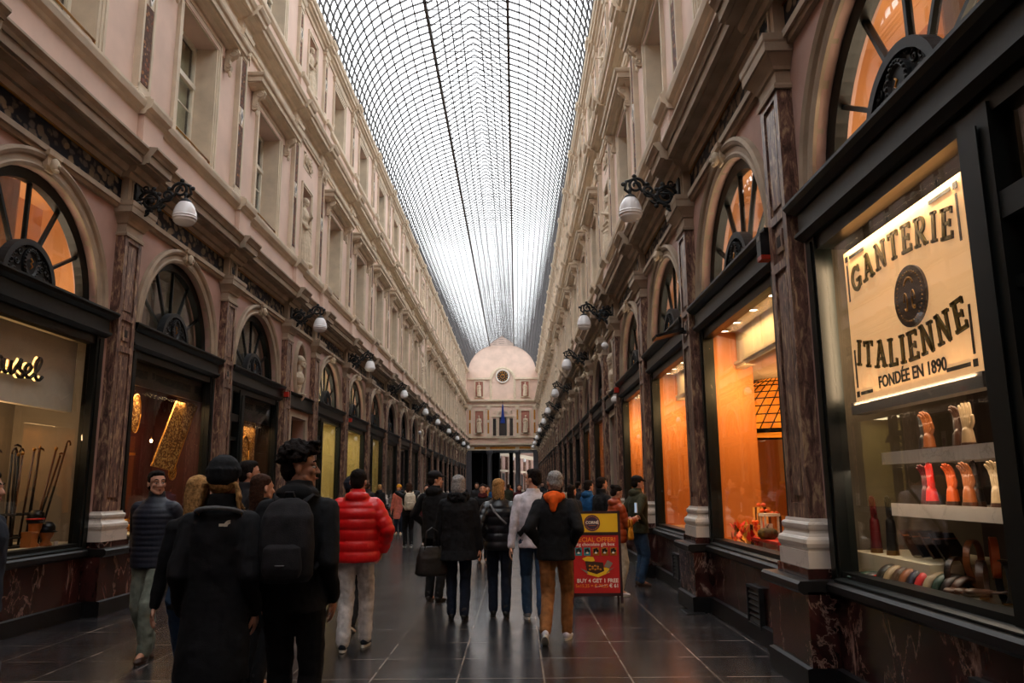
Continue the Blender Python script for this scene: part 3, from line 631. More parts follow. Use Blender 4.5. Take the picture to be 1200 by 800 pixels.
WIN1 = (.72, 7.25, 9.6); WIN2 = (.66, 12.0, 13.7)
for side in 'LR':
    W_ = w(side); lo = MB(); up = MB(); nichew = MB()
    for k, y0, y1 in bays:
        c = (y0+y1)/2
        if k in NARROW:
            hole(lo, W_, y0, y1, 0, 3.5, c-.68, c+.68, -.01, 3.3, .5); 
            # oval niche
            n = 32; ZC, RA, RZ = 4.5, .42, .66
            for i in range(n):
                t, u = 2*PI*i/n, 2*PI*(i+1)/n
                def ed(t):
                    dx, dz = math.cos(t), math.sin(t); ks = []
                    if abs(dx) > 1e-6: ks.append(((y1 if dx > 0 else y0)-c)/dx)
                    if abs(dz) > 1e-6: ks.append(((5.46 if dz > 0 else 3.5)-ZC)/dz)
                    kk = min(ks); return c+dx*kk, ZC+dz*kk
                a, b = ed(t), ed(u); p, q = (c+RA*math.cos(t), ZC+RZ*math.sin(t)), (c+RA*math.cos(u), ZC+RZ*math.sin(u))
                if (abs(a[0]-b[0]) > 1e-4 and abs(a[1]-b[1]) > 1e-4):
                    cx = y1 if (a[0]-c)+(b[0]-c) > 0 else y0; cz = 5.46 if (a[1]-ZC)+(b[1]-ZC) > 0 else 3.5
                    lo.add([W_(a[0],0,a[1]), W_(cx,0,cz), W_(b[0],0,b[1])], [(0,1,2)])
                lo.quad(W_(p[0],0,p[1]), W_(a[0],0,a[1]), W_(b[0],0,b[1]), W_(q[0],0,q[1]))
                lo.quad(W_(p[0],0,p[1]), W_(q[0],0,q[1]), W_(q[0],-.28,q[1]), W_(p[0],-.28,p[1]))
                lo.add([W_(p[0],-.28,p[1]), W_(q[0],-.28,q[1]), W_(c,-.28,ZC)], [(0,1,2)])
            hole(up, W_, y0, y1, 7.0, 10.6, c-.42, c+.42, 7.25, 9.35, .42, True); rect(up, W_, y0, y1, 5.46, 7.0)
            hole(up, W_, y0, y1, 10.6, 14.5, c-.4, c+.4, 12.0, 13.7, .42, True)
        else:
            rect(lo, W_, y0, c-1.62, 0, 3.88); rect(lo, W_, c+1.62, y1, 0, 3.88); 
            arch_panel(lo, W_, y0, y1, 3.88, 5.46, c, 3.88, 1.34, .28); rect(lo, W_, y0, y1, 5.46, 5.5)
            hole(up, W_, y0, y1, 7.0, 10.6, c-WIN1[0], c+WIN1[0], WIN1[1], WIN1[2], .42); rect(up, W_, y0, y1, 5.46, 7.0)
            hole(up, W_, y0, y1, 10.6, 14.5, c-WIN2[0], c+WIN2[0], WIN2[1], WIN2[2], .38)
    for q0, q1 in ((PY[KMAX], END_Y), (-9, PY[KMIN])): rect(lo, W_, q0, q1, 0, 5.46); rect(up, W_, q0, q1, 5.46, 14.5)
    wl = link('wall_left' if side == 'L' else 'wall_right', None); tag(wl, kind='structure')
    obj('street_level_wall', lo, MT['pink_shade'], wl); obj('upper_wall', up, MT['pink'], wl)
    # ---------------- trims
    def segs(y_lo, y_hi, hw, off):
        s = []; a = y_lo
        for k in range(KMIN, KMAX+1):
            if PY[k]-hw > a and PY[k]+hw < y_hi: s.append((a, PY[k]-hw, 0)); s.append((PY[k]-hw, PY[k]+hw, off)); a = PY[k]+hw
        s.append((a, y_hi, 0)); return s
    def trim(prof, hw, off, mat, y_lo=-9, y_hi=END_Y):
        m = MB(); m.sweep(prof, segs(y_lo, y_hi, hw, off), W_); return struct(num('trim'), m, mat)
    trim([(5.40,0),(5.40,.05),(5.45,.06),(5.45,.09),(5.52,.09),(5.52,.015)], .32, .0, MT['beige_shade'])
    trim([(5.86,.015),(5.86,.05),(5.93,.07),(5.93,.12),(5.98,.15),(6.02,.15),(6.03,.27),(6.05,.27),(6.05,.33),(6.16,.34),(6.16,.36),(6.20,.38),(6.25,.42),(6.28,.42),(6.30,.20)], .34, .11, MT['beige_shade'])
    g = MB(); g.sweep([(5.845,.0),(5.845,.03),(5.862,.03),(5.862,0)], segs(-9, END_Y, .3, .0), W_); struct(num('trim'), g, MT['gold'])
    fr = MB(); fr.sweep([(5.52,.012),(5.85,.012)], [(-9, END_Y, 0)], W_); struct(num('trim'), fr, MT['frieze'])
    trim([(6.30,.2),(6.80,.2)], .30, .09, MT['pink'])
    trim([(6.80,.2),(6.82,.23),(6.86,.24),(6.90,.30),(6.98,.32),(7.02,.32),(7.03,.28),(7.06,.28),(7.07,0)], .33, .09, MT['beige'])
    trim([(10.5,0),(10.5,.05),(10.56,.06),(10.56,.08),(10.64,.10),(10.66,.03),(10.84,.03),(10.85,.09),(10.90,.12),(10.92,.24),(10.95,.25),(10.95,.31),(11.03,.32),(11.05,.36),(11.12,.40),(11.15,.40),(11.16,.12)], .28, .09, MT['beige'])
    trim([(11.16,.12),(11.78,.12)], .25, .07, MT['pink'])
    trim([(11.78,.12),(11.80,.15),(11.84,.19),(11.90,.20),(11.93,.2),(11.94,0)], .26, .07, MT['beige'])
    trim([(14.10,0),(14.10,.04),(14.18,.06),(14.20,.12),(14.24,.14),(14.25,.20),(14.32,.21),(14.34,.25),(14.40,.28),(14.44,.28),(14.45,-.02),(14.7,-.02)], .24, .07, MT['beige'])
    # plinth
    def pl(prof, mat, hw=.46, off=.22):
        m = MB(); s = []
        for a0, a1, o in segs(-9, END_Y, hw, off): s.append((a0, a1, o))
        # leave the doorways of the narrow bays open
        out = []
        for a0, a1, o in s:
            cut = False
            for k, y0, y1 in bays:
                c = (y0+y1)/2
                if k in NARROW and a0 < c < a1: out += [(a0, c-.72, o), None, (c+.72, a1, o)]; cut = True
            if not cut: out.append((a0, a1, o))
        run = []
        for q in out+[None]:
            if q is None:
                if run: m.sweep(prof, run, W_)
                run = []
            else: run.append(q)
        return struct(num('trim'), m, mat)
    pl([(.19,.02),(.19,.05),(.74,.05)], MT['plinth'])
    pl([(.0,.09),(.18,.09),(.19,.05)], MT['black'])
    pl([(.72,.05),(.72,.08),(.75,.12),(.80,.12),(.82,.10),(.825,0)], MT['black'])

# ------------------------------------------------------------------ pilasters
def panel_frame(mb, hw, z0, z1, q, t=.05, d=.02):
    mb.box(-hw, -hw+t, q, q+d, z0, z1); mb.box(hw-t, hw, q, q+d, z0, z1); mb.box(-hw+t, hw-t, q, q+d, z0, z0+t); mb.box(-hw+t, hw-t, q, q+d, z1-t, z1)
def ground_pilaster():
    b = MB(); b.stack(.36, .22, [(.82,0),(.90,0),(.90,-.005)])
    wh = MB(); wh.stack(.34, .20, [(.90,0),(1.03,0),(1.03,-.015),(1.045,-.01),(1.06,.002),(1.09,.008),(1.12,.002),(1.135,-.01),(1.14,-.022),(1.165,-.036),(1.19,-.038),(1.195,-.03),(1.21,-.026),(1.235,-.024),(1.25,-.034),(1.255,-.048),(1.28,-.055),(1.28,-.06)])
    s = MB(); s.stack(.235, .11, [(1.27,.0),(5.03,.0)])
    for z0, z1 in ((1.40,3.42),(3.50,3.86),(3.94,4.97)):
        s.box(-.235,-.15,.11,.135,z0,z1); s.box(.15,.235,.11,.135,z0,z1)
    for z0, z1 in ((1.27,1.40),(3.42,3.50),(3.86,3.94),(4.97,5.03)): s.box(-.235,.235,.11,.135,z0,z1)
    for z0, z1, hw in ((1.46,3.36,.11),(4.0,4.91,.11)): s.stack(hw, .125, [(z0,0),(z1,0)], back=.10)
    s.stack(.085, .13, [(3.58,0),(3.78,0)], back=.10)
    sq = MB(); sq.box(-.04,.04,.125,.134,3.63,3.73)
    c = MB(); c.stack(.235, .135, [(5.03,.0),(5.03,.02),(5.06,.025),(5.08,.02),(5.08,.0),(5.20,.0),(5.21,.02),(5.24,.03),(5.28,.055),(5.32,.085),(5.34,.095),(5.34,.115),(5.42,.12),(5.44,.13),(5.50,.135),(5.50,0)])
    fb = MB(); fb.stack(.235, .115, [(5.50,0),(5.94,0)]); fb.stack(.235, .115, [(5.88,.0),(5.90,.02),(5.94,.04)])
    fp = MB(); fp.box(-.12,.12,.11,.122,5.60,5.84); fg = MB(); panel_frame(fg, .15, 5.57, 5.87, .112, .03, .02)
    return Proto([('foot_block', b, MT['plinth']), ('base', wh, MT['white']), ('shaft', s, MT['marble'], [('square_inset', sq, MT['black'])]), ('capital', c, MT['beige_shade']), ('frieze_block', fb, MT['beige_shade'], [('marble_inset', fp, MT['frieze']), ('gilt_edge', fg, MT['beige_shade'])])])
def scroll(mb, c, r, turns=1.6, y0=0, y1=.05, s=1, t=.02, n=26, ph=0):
    pts = []
    for i in range(n+1):
        k = i/n; a = ph+s*2*PI*turns*k; rr = r*(1-.82*k); pts.append((c[0]+rr*math.cos(a), c[1]+rr*math.sin(a)))
    ym = (y0+y1)/2
    mb.tube([(x, ym, z) for x, z in pts], [t*(1-.4*i/n) for i in range(n+1)], 6)
def upper_pilaster(z0, z1, hw, q, ornate):
    b = MB(); b.stack(hw, q, [(z0,.06),(z0+.12,.06),(z0+.12,.045),(z0+.15,.05),(z0+.18,.035),(z0+.2,.01),(z0+.22,.015),(z0+.24,0)])
    s = MB(); s.stack(hw, q-.02, [(z0+.24,0),(z1-.3,0)])
    s.box(-hw, -hw+.055, q-.02, q, z0+.24, z1-.3); s.box(hw-.055, hw, q-.02, q, z0+.24, z1-.3); s.box(-hw, hw, q-.02, q, z0+.24, z0+.32); s.box(-hw, hw, q-.02, q, z1-.38, z1-.3)
    zm = (z0+z1)/2+.1; il = MB(); il.box(-hw+.075, hw-.075, q-.02, q-.008, z0+.36, zm-.2); il2 = MB(); il2.box(-hw+.075, hw-.075, q-.02, q-.008, zm+.2, z1-.42)
    d = MB(); r_ = .12
    d.prism([(0,zm-.18),(.09,zm),(0,zm+.18),(-.09,zm)], q-.02, q+.006); dd = MB(); dd.prism([(0,zm-.10),(.045,zm),(0,zm+.10),(-.045,zm)], q, q+.012)
    c = MB(); c.stack(hw, q, [(z1-.3,.0),(z1-.29,.02),(z1-.26,.02),(z1-.26,.0),(z1-.1,.0),(z1-.09,.03),(z1-.05,.05),(z1,.06),(z1,0)])
    if ornate:
        for s_ in (-1,1): scroll(c, (s_*(hw-.01), z1-.15), .07, 1.5, q, q+.05, s_, .022, ph=PI/2); 
        c.tube([(-hw+.02, q+.03, z1-.18), (-hw*.5, q+.05, z1-.26), (0, q+.05, z1-.29), (hw*.5, q+.05, z1-.26), (hw-.02, q+.03, z1-.18)], [.015,.026,.032,.026,.015], 6)
        c.ell((0, q+.05, z1-.14), (.045,.04,.06), 8, 6); 
        for s_ in (-1,1): c.tube([(s_*(hw-.0), q+.03, z1-.2),(s_*(hw+.0), q+.03, z1-.42)], [.022,.008], 6)
    return Proto([('base', b, MT['beige']), ('shaft', s, MT['beige'], [('mosaic_inlay', il, MT['inlay']), ('mosaic_inlay', il2, MT['inlay']), ('diamond_boss', d, MT['white']), ('diamond_centre', dd, MT['black'])]), ('capital', c, MT['stone'] if ornate else MT['beige'])])
PG = ground_pilaster(); PU1 = upper_pilaster(7.06, 10.5, .19, .10, True); PU2 = upper_pilaster(11.94, 14.1, .16, .08, False)
FAR1, FAR2 = 40, 34
for side in 'LR':
    W_ = w(side); n0 = n1 = n2 = n3 = 0
    for k in range(KMIN, KMAX+1):
        y = PY[k]; loc, rz = base(side, y)
        if seen([W_(y-.3,.2,1), W_(y+.3,.2,1), W_(y,.2,3), W_(y,.2,5.3)], 30):
            PG.inst('marble_pilaster', loc, rz, '%s brown marble pilaster from the camera along the %s, with white base' % (ORD[n0], SN[side]), 'pilaster', 'marble pilasters of the arcade', far=y > FAR1); n0 += 1
        if seen([W_(y-.2,.1,7.2), W_(y,.1,8.8), W_(y+.2,.1,10.4)], 10):
            PU1.inst('inlaid_pilaster', loc, rz, '%s inlaid pilaster between the hooded first-floor windows of the %s' % (ORD[n1], SN[side]), 'pilaster', 'inlaid first-floor pilasters', far=y > FAR2); n1 += 1
        if seen([W_(y-.2,.1,12), W_(y,.1,13), W_(y+.2,.1,14.2)], 10):
            PU2.inst('slim_pilaster', loc, rz, '%s slim pilaster of the top storey on the %s' % (ORD[n2], SN[side]), 'pilaster', 'slim top-storey pilasters', far=y > FAR2-6); n2 += 1
            a = MB(); a.stack(.13, .20, [(14.45,0),(14.62,0),(14.64,.02),(14.70,.02),(14.78,-.09)], back=.02)
            if n3 == 0: ANT = Proto([('block', a, MT['pink'])])
            ANT.inst('eaves_block', loc, rz, '%s small pink block on the eaves below the glass roof, %s' % (ORD[n3], SN[side]), 'block', 'eaves blocks', far=True); n3 += 1

# ------------------------------------------------------------------ upper windows
def console(mb, x, z, q, h=.42, wd=.11):
    pts = [(q+.02, z), (q+.26, z), (q+.27, z-.06), (q+.20, z-.14), (q+.11, z-.22), (q+.10, z-.30), (q+.14, z-.36), (q+.12, z-h), (q+.04, z-h-.02), (q, z-h)]
    m = MB(); A = [(x-wd/2, y, zz) for y, zz in pts]; B = [(x+wd/2, y, zz) for y, zz in pts]; n = len(pts)
    mb.add(A+B, [tuple(range(n)), tuple(range(2*n-1, n-1, -1))]+[(i, n+i, n+(i+1) % n, (i+1) % n) for i in range(n)])
    for s in (-1,1): 
        mb.tube([(x+s*wd*.5, q+.17+.07*math.cos(a), z-.09+.06*math.sin(a)) for a in [PI*2*j/10 for j in range(11)]], .014, 5)
        mb.tube([(x+s*wd*.5, q+.08+.04*math.cos(a), z-.34+.04*math.sin(a)) for a in [PI*2*j/10 for j in range(11)]], .012, 5)
    mb.ell((x, q+.10, z-h-.07), (.035,.035,.07), 8, 6)
def window(hw, z0, z1, hood, depth, blind):
    s = MB(); t = .17
    for e, qd in ((0, .035), (.06, .05), (.12, .065)):
        a0, a1 = hw+e, hw+e+.055; s.box(-a1, -a0, -.01, qd, z0-.02, z1+e+.055); s.box(a0, a1, -.01, qd, z0-.02, z1+e+.055); s.box(-a0, a0, -.01, qd, z1+e, z1+e+.055)
    for sg in (-1,1): s.box(sg*hw-(.002 if sg > 0 else .0), sg*hw+(.002 if sg < 0 else 0), -depth, 0, z0, z1)
    parts = [('surround', s, MT['beige'])]
    fz = z0+(z1-z0)*.66
    fr = MB(); y0, y1 = -depth, -depth+.06
    fr.box(-hw, -hw+.07, y0, y1, z0, z1); fr.box(hw-.07, hw, y0, y1, z0, z1); fr.box(-hw, hw, y0, y1, z0, z0+.08); fr.box(-hw, hw, y0, y1, z1-.07, z1)
    fr.box(-.045, .045, y0, y1+.01, z0, fz); fr.box(-.025, .025, y0, y1, fz, z1); fr.box(-hw, hw, y0, y1+.02, fz-.04, fz+.05); 
    gb = MB()
    for zz in (z0+(fz-z0)*.36, z0+(fz-z0)*.68): gb.box(-hw+.07, hw-.07, y0+.01, y0+.035, zz-.012, zz+.012)
    parts.append(('sash_frame', fr, MT['sash'], [('glazing_bar', gb, MT['sash'])]))
    gl = MB(); gl.box(-hw+.05, hw-.05, -depth+.02, -depth+.026, z0+.05, z1-.05); parts.append(('glass', gl, MT['glass']))
    bl = MB(); 
    for j in range(2): bl.box([-hw+.03, .03][j], [-.03, hw-.03][j], -depth-.07, -depth-.06, z0+.03, z1-.03)
    parts.append(('blind', bl, blind))
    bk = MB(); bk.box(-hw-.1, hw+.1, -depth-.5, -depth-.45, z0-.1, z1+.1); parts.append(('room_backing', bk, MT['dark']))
    rl = MB(); rl.tube([(-hw-.02,-.05,z0+.12),(-hw+.02,.03,z0+.12),(hw-.02,.03,z0+.12),(hw+.02,-.05,z0+.12)], .018, 6); rl.tube([(-hw+.02,.03,z0+.0),(-hw+.02,.03,z0+.12)], .012, 5); rl.tube([(hw-.02,.03,z0+.0),(hw-.02,.03,z0+.12)], .012, 5)
    parts.append(('sill_rail', rl, MT['brass'] if hood else MT['iron']))
    if hood:
        h = MB(); h.stack(1.28, .10, [(9.82,.0),(9.84,.04),(9.87,.06),(9.88,.16),(9.91,.17),(9.91,.21),(10.0,.22),(10.02,.26),(10.06,.28),(10.08,.28),(10.10,.04)])
        lin_ = MB(); lin_.box(-1.05,1.05,-.01,.05,9.62,9.82)
        c1 = MB(); console(c1, -1.16, 9.84, .02); c2 = MB(); console(c2, 1.16, 9.84, .02)
        parts += [('hood', h, MT['beige'], [('lintel_panel', lin_, MT['pink'])]), ('console', c1, MT['stone']), ('console', c2, MT['stone'])]
    else:
        h = MB(); h.stack(hw+.2, .05, [(z1+.20,0),(z1+.22,.03),(z1+.26,.05),(z1+.30,.06),(z1+.30,0)]); parts.append(('lintel', h, MT['beige']))
    return Proto(parts)
WP1 = window(WIN1[0], WIN1[1], WIN1[2], True, .40, MT['blind']); WP2 = window(WIN2[0], WIN2[1], WIN2[2], False, .36, MT['blind'])
for side in 'LR':
    W_ = w(side); n1 = n2 = 0
    for k, y0, y1 in bays:
        if k in NARROW: continue
        c = (y0+y1)/2; loc, rz = base(side, c)
        dk = random.Random(k*3+(side == 'L')).random() < .45
        sw = {'blind': MT['dark']} if dk and not (side == 'L' and k in (0,)) else {}
        if seen([W_(c-1.2,.2,7.2), W_(c+1.2,.2,7.2), W_(c,.2,9), W_(c-1.2,.2,10.1), W_(c+1.2,0,10.1)], 5):
            WP1.inst(num('window'), loc, rz, '%s tall hooded first-floor window on scrolled consoles, %s' % (ORD[n1], SN[side]), 'window', None, far=y0 > FAR2, kind='structure', swap=sw); n1 += 1
        if seen([W_(c-.8,.2,12), W_(c+.8,.2,12), W_(c-.8,.2,13.9), W_(c+.8,.2,13.9)], 5):
            WP2.inst(num('window'), loc, rz, '%s plain-framed top-storey window, %s' % (ORD[n2], SN[side]), 'window', None, far=y0 > FAR2, kind='structure', swap=sw); n2 += 1
# ------------------------------------------------------------------ statues and niches
def statue(h, seed, female=True):
    rnd = random.Random(seed); m = MB(); s = h/1.8
    hm = Matrix.Translation((.02*(1 if seed % 2 else -1),.03,1.66)) @ Matrix.Rotation(.4*(1 if seed % 2 else -1), 4, 'Z')
    head(m, hm, False); m.merge(MB().ell((0,-.03,.05),(.09,.095,.085)), hm); m.merge(MB().ell((0,-.11,.03),(.05,.05,.05)), hm)
    m.cap((0,-.01,1.46),(0,.01,1.6),.055,.05)
    m.loft([(.06,.25,.19,0),(.3,.22,.17,.01),(.6,.20,.16,.02),(.85,.19,.14,.01),(.98,.175,.13,0),(1.12,.14,.11,-.01),(1.28,.16,.125,.01),(1.38,.165,.11,0),(1.45,.13,.08,0),(1.5,.06,.05,0)], 24)
    sg = 1 if seed % 2 else -1
    m.cap((.17*sg,0,1.42),(.25*sg,.0,1.18),.055,.045); m.cap((.25*sg,0,1.18),(.05*sg,.2,1.28),.045,.03); m.cap((.05*sg,.2,1.28),(.0,.17,1.40),.032,.02)
    m.cap((-.17*sg,0,1.42),(-.24*sg,-.02,1.14),.055,.045); m.cap((-.24*sg,-.02,1.14),(-.2*sg,.12,.95),.045,.032); m.ell((-.19*sg,.15,.92),(.04,.05,.05))
    for k in range(22):      # folds of the robe
        a = 2*PI*k/22+rnd.uniform(-.1,.1); x0, y0 = .19*math.cos(a), .13*math.sin(a); x1, y1 = .26*math.cos(a+.15), .20*math.sin(a+.15)
        m.tube([(x0*.8,y0*.8,1.08),(x0,y0,.85),((x0+x1)/2,(y0+y1)/2+.01,.5),(x1,y1,.07)], [.01,.022,.028,.03], 6)
    for k in range(6): z = 1.0-.09*k; m.tube([(-.2*sg,.06,z+.08),(-.02,.17,z-.03),(.2*sg,.08,z+.05-.04*k)], [.02,.03,.02], 6)
    m.cap((.24*sg,.0,1.15),(.27*sg,-.02,.5),.05,.03); m.lathe((0,0,0),[(.27,0),(.27,.05),(.25,.07)],16,False)
    m.v = [(x*s, y*s, z*s) for x, y, z in m.v]
    return solid(m, .016*s, 0, .01, .04, 'statue', MT['stone'])
SM = [statue(1.92, 1), statue(1.92, 2), statue(1.55, 3), statue(1.55, 4)]
def niche_parts(hw, z0, z1):
    s = MB(); 
    for e, qd in ((0,.03),(.05,.05)): a0, a1 = hw+e, hw+e+.045; s.box(-a1,-a0,-.01,qd,z0-.02,z1+e+.045); s.box(a0,a1,-.01,qd,z0-.02,z1+e+.045); s.box(-a0,a0,-.01,qd,z1+e,z1+e+.045)
    return s
rel = MB()
for k in range(9):
    a = (k-4)*.085
    scroll(rel, (a, 10.1+.07*((k % 2)*2-1)*.8), .07, 1.4, 0, .07, (-1)**k, .02, 20, k)
for k in range(12): rnd = random.Random(k); rel.ell((rnd.uniform(-.38,.38), .03, rnd.uniform(9.9,10.32)), (.04,.03,.03), 7, 5)
rel.ell((0,.05,10.14),(.07,.05,.09)); rel.stack(.40,.012,[(9.88,.0),(10.33,.0)],back=-.01)
NI = [Proto([('niche_frame', niche_parts(.42, 7.25, 9.35), MT['beige'])]), Proto([('niche_frame', niche_parts(.4, 12.0, 13.7), MT['beige'])]), Proto([('relief', rel, MT['stone'])])]
# bust in an oval
ov = MB(); n = 40
ov.rings([[(.42*e*math.cos(t)+math.cos(t)*w_, y, 4.5+.66*e*math.sin(t)+math.sin(t)*w_) for e, w_, y in ((1,0,-.02),(1,0,.05),(1,.03,.07),(1,.06,.07),(1,.10,.04),(1,.13,.0))] for t in [2*PI*j/n for j in range(n+1)]], False)
bu = MB(); hb = Matrix.Translation((0,.04,4.72)) @ Matrix.Rotation(.35,4,'Z') @ Matrix.Scale(1.35,4); head(bu, hb, False)
q_ = MB().ell((0,-.03,.05),(.095,.10,.09)); bu.add([hb @ Vector(v) for v in q_.v], q_.f, True)
bu.cap((0,0,4.4),(0,.02,4.62),.085,.075); bu.loft([(4.12,.08,.07,0),(4.2,.2,.12,0),(4.32,.27,.13,0),(4.42,.2,.11,0),(4.47,.08,.08,0)]); bu.loft([(3.9,.07,.07,0),(4.0,.06,.06,0),(4.12,.11,.09,0)])
bu = [solid(bu, .014, 0, .008, .04, 'bust', MT['stone'])]
br = MB(); br.stack(.20, .16, [(3.92,0),(3.90,.02)], back=-.26); br.loft([(3.60,.03,.03,.03),(3.66,.05,.05,.05),(3.72,.04,.04,.05),(3.78,.10,.09,.05),(3.86,.19,.14,.04),(3.91,.22,.17,.03)], 20)
OV = Proto([('oval_frame', ov, MT['beige_shade']), ('bracket', br, MT['stone'])])
dr = MB(); dr.box(-.66,.66,-.46,-.40,.0,3.3)
df = MB(); df.box(-.68,-.58,-.42,-.30,0,3.3); df.box(.58,.68,-.42,-.30,0,3.3); df.box(-.58,.58,-.42,-.30,3.2,3.3); df.box(-.58,.58,-.42,-.32,2.25,2.33)
ds = MB(); ds.box(-.80,-.66,-.01,.05,.18,3.42); ds.box(.66,.80,-.01,.05,.18,3.42); ds.box(-.66,.66,-.01,.05,3.3,3.42)
db = MB(); db.stack(1.04, .10, [(3.50,0),(3.52,.03),(3.56,.03),(3.56,0),(3.80,0),(3.80,.03),(3.84,.05),(3.86,.05),(3.87,0)])
dg_ = MB(); dg_.box(-.54,.54,-.395,-.39,.9,2.2); dg_.box(-.54,.54,-.395,-.39,2.36,3.18)
DR = Proto([('door_leaf', dr, MT['wood']), ('door_frame', df, MT['green']), ('surround', ds, MT['beige_shade']), ('door_glass', dg_, MT['glass'])]); DB = Proto([('beam', db, MT['green'])])
for side in 'LR':
    W_ = w(side); i = 0
    for k, y0, y1 in bays:
        if k not in NARROW: continue
        c = (y0+y1)/2; loc, rz = base(side, c); far = y0 > 60
        wh = ('nearest the camera', 'halfway down the arcade', 'at the far end')[i]; i += 1
        DR.inst(num('door'), loc, rz, 'dark door below the oval bust, %s, %s' % (wh, SN[side]), 'door', far=far, kind='structure')
        DB.inst('door_beam', loc, rz, 'dark green beam over the narrow doorway, %s, %s' % (wh, SN[side]), 'beam', 'narrow bay beams', far=True)
        OV.inst('oval_medallion', loc, rz, 'oval niche frame with bracket, %s, %s' % (wh, SN[side]), 'niche', 'oval niches', far=far)
        o = link('stone_bust', bu[0], None, loc, rz); tag(o, 'carved stone bust in the oval niche, %s, %s' % (wh, SN[side]), 'sculpture', 'busts')
        for j, (pr, zz, sm) in enumerate(((NI[0], 7.26, SM[i % 2]), (NI[1], 12.01, SM[2+i % 2]))):
            fl = ('first-floor', 'top-storey')[j]
            pr.inst('niche_surround', loc, rz, 'frame of the %s statue niche, %s, %s' % (fl, wh, SN[side]), 'frame', 'niche frames', far=True)
            off = Vector((0, -.20, 0)); p = W_(c, -.04, zz)
            o = link('robed_statue', sm, None, p, rz); tag(o, 'robed stone statue in the %s niche, %s, %s' % (fl, wh, SN[side]), 'statue', 'niche statues')
        NI[2].inst('carved_relief', loc, rz, 'carved foliage relief above the statue niche, %s, %s' % (wh, SN[side]), 'relief', 'foliage reliefs', far=True)
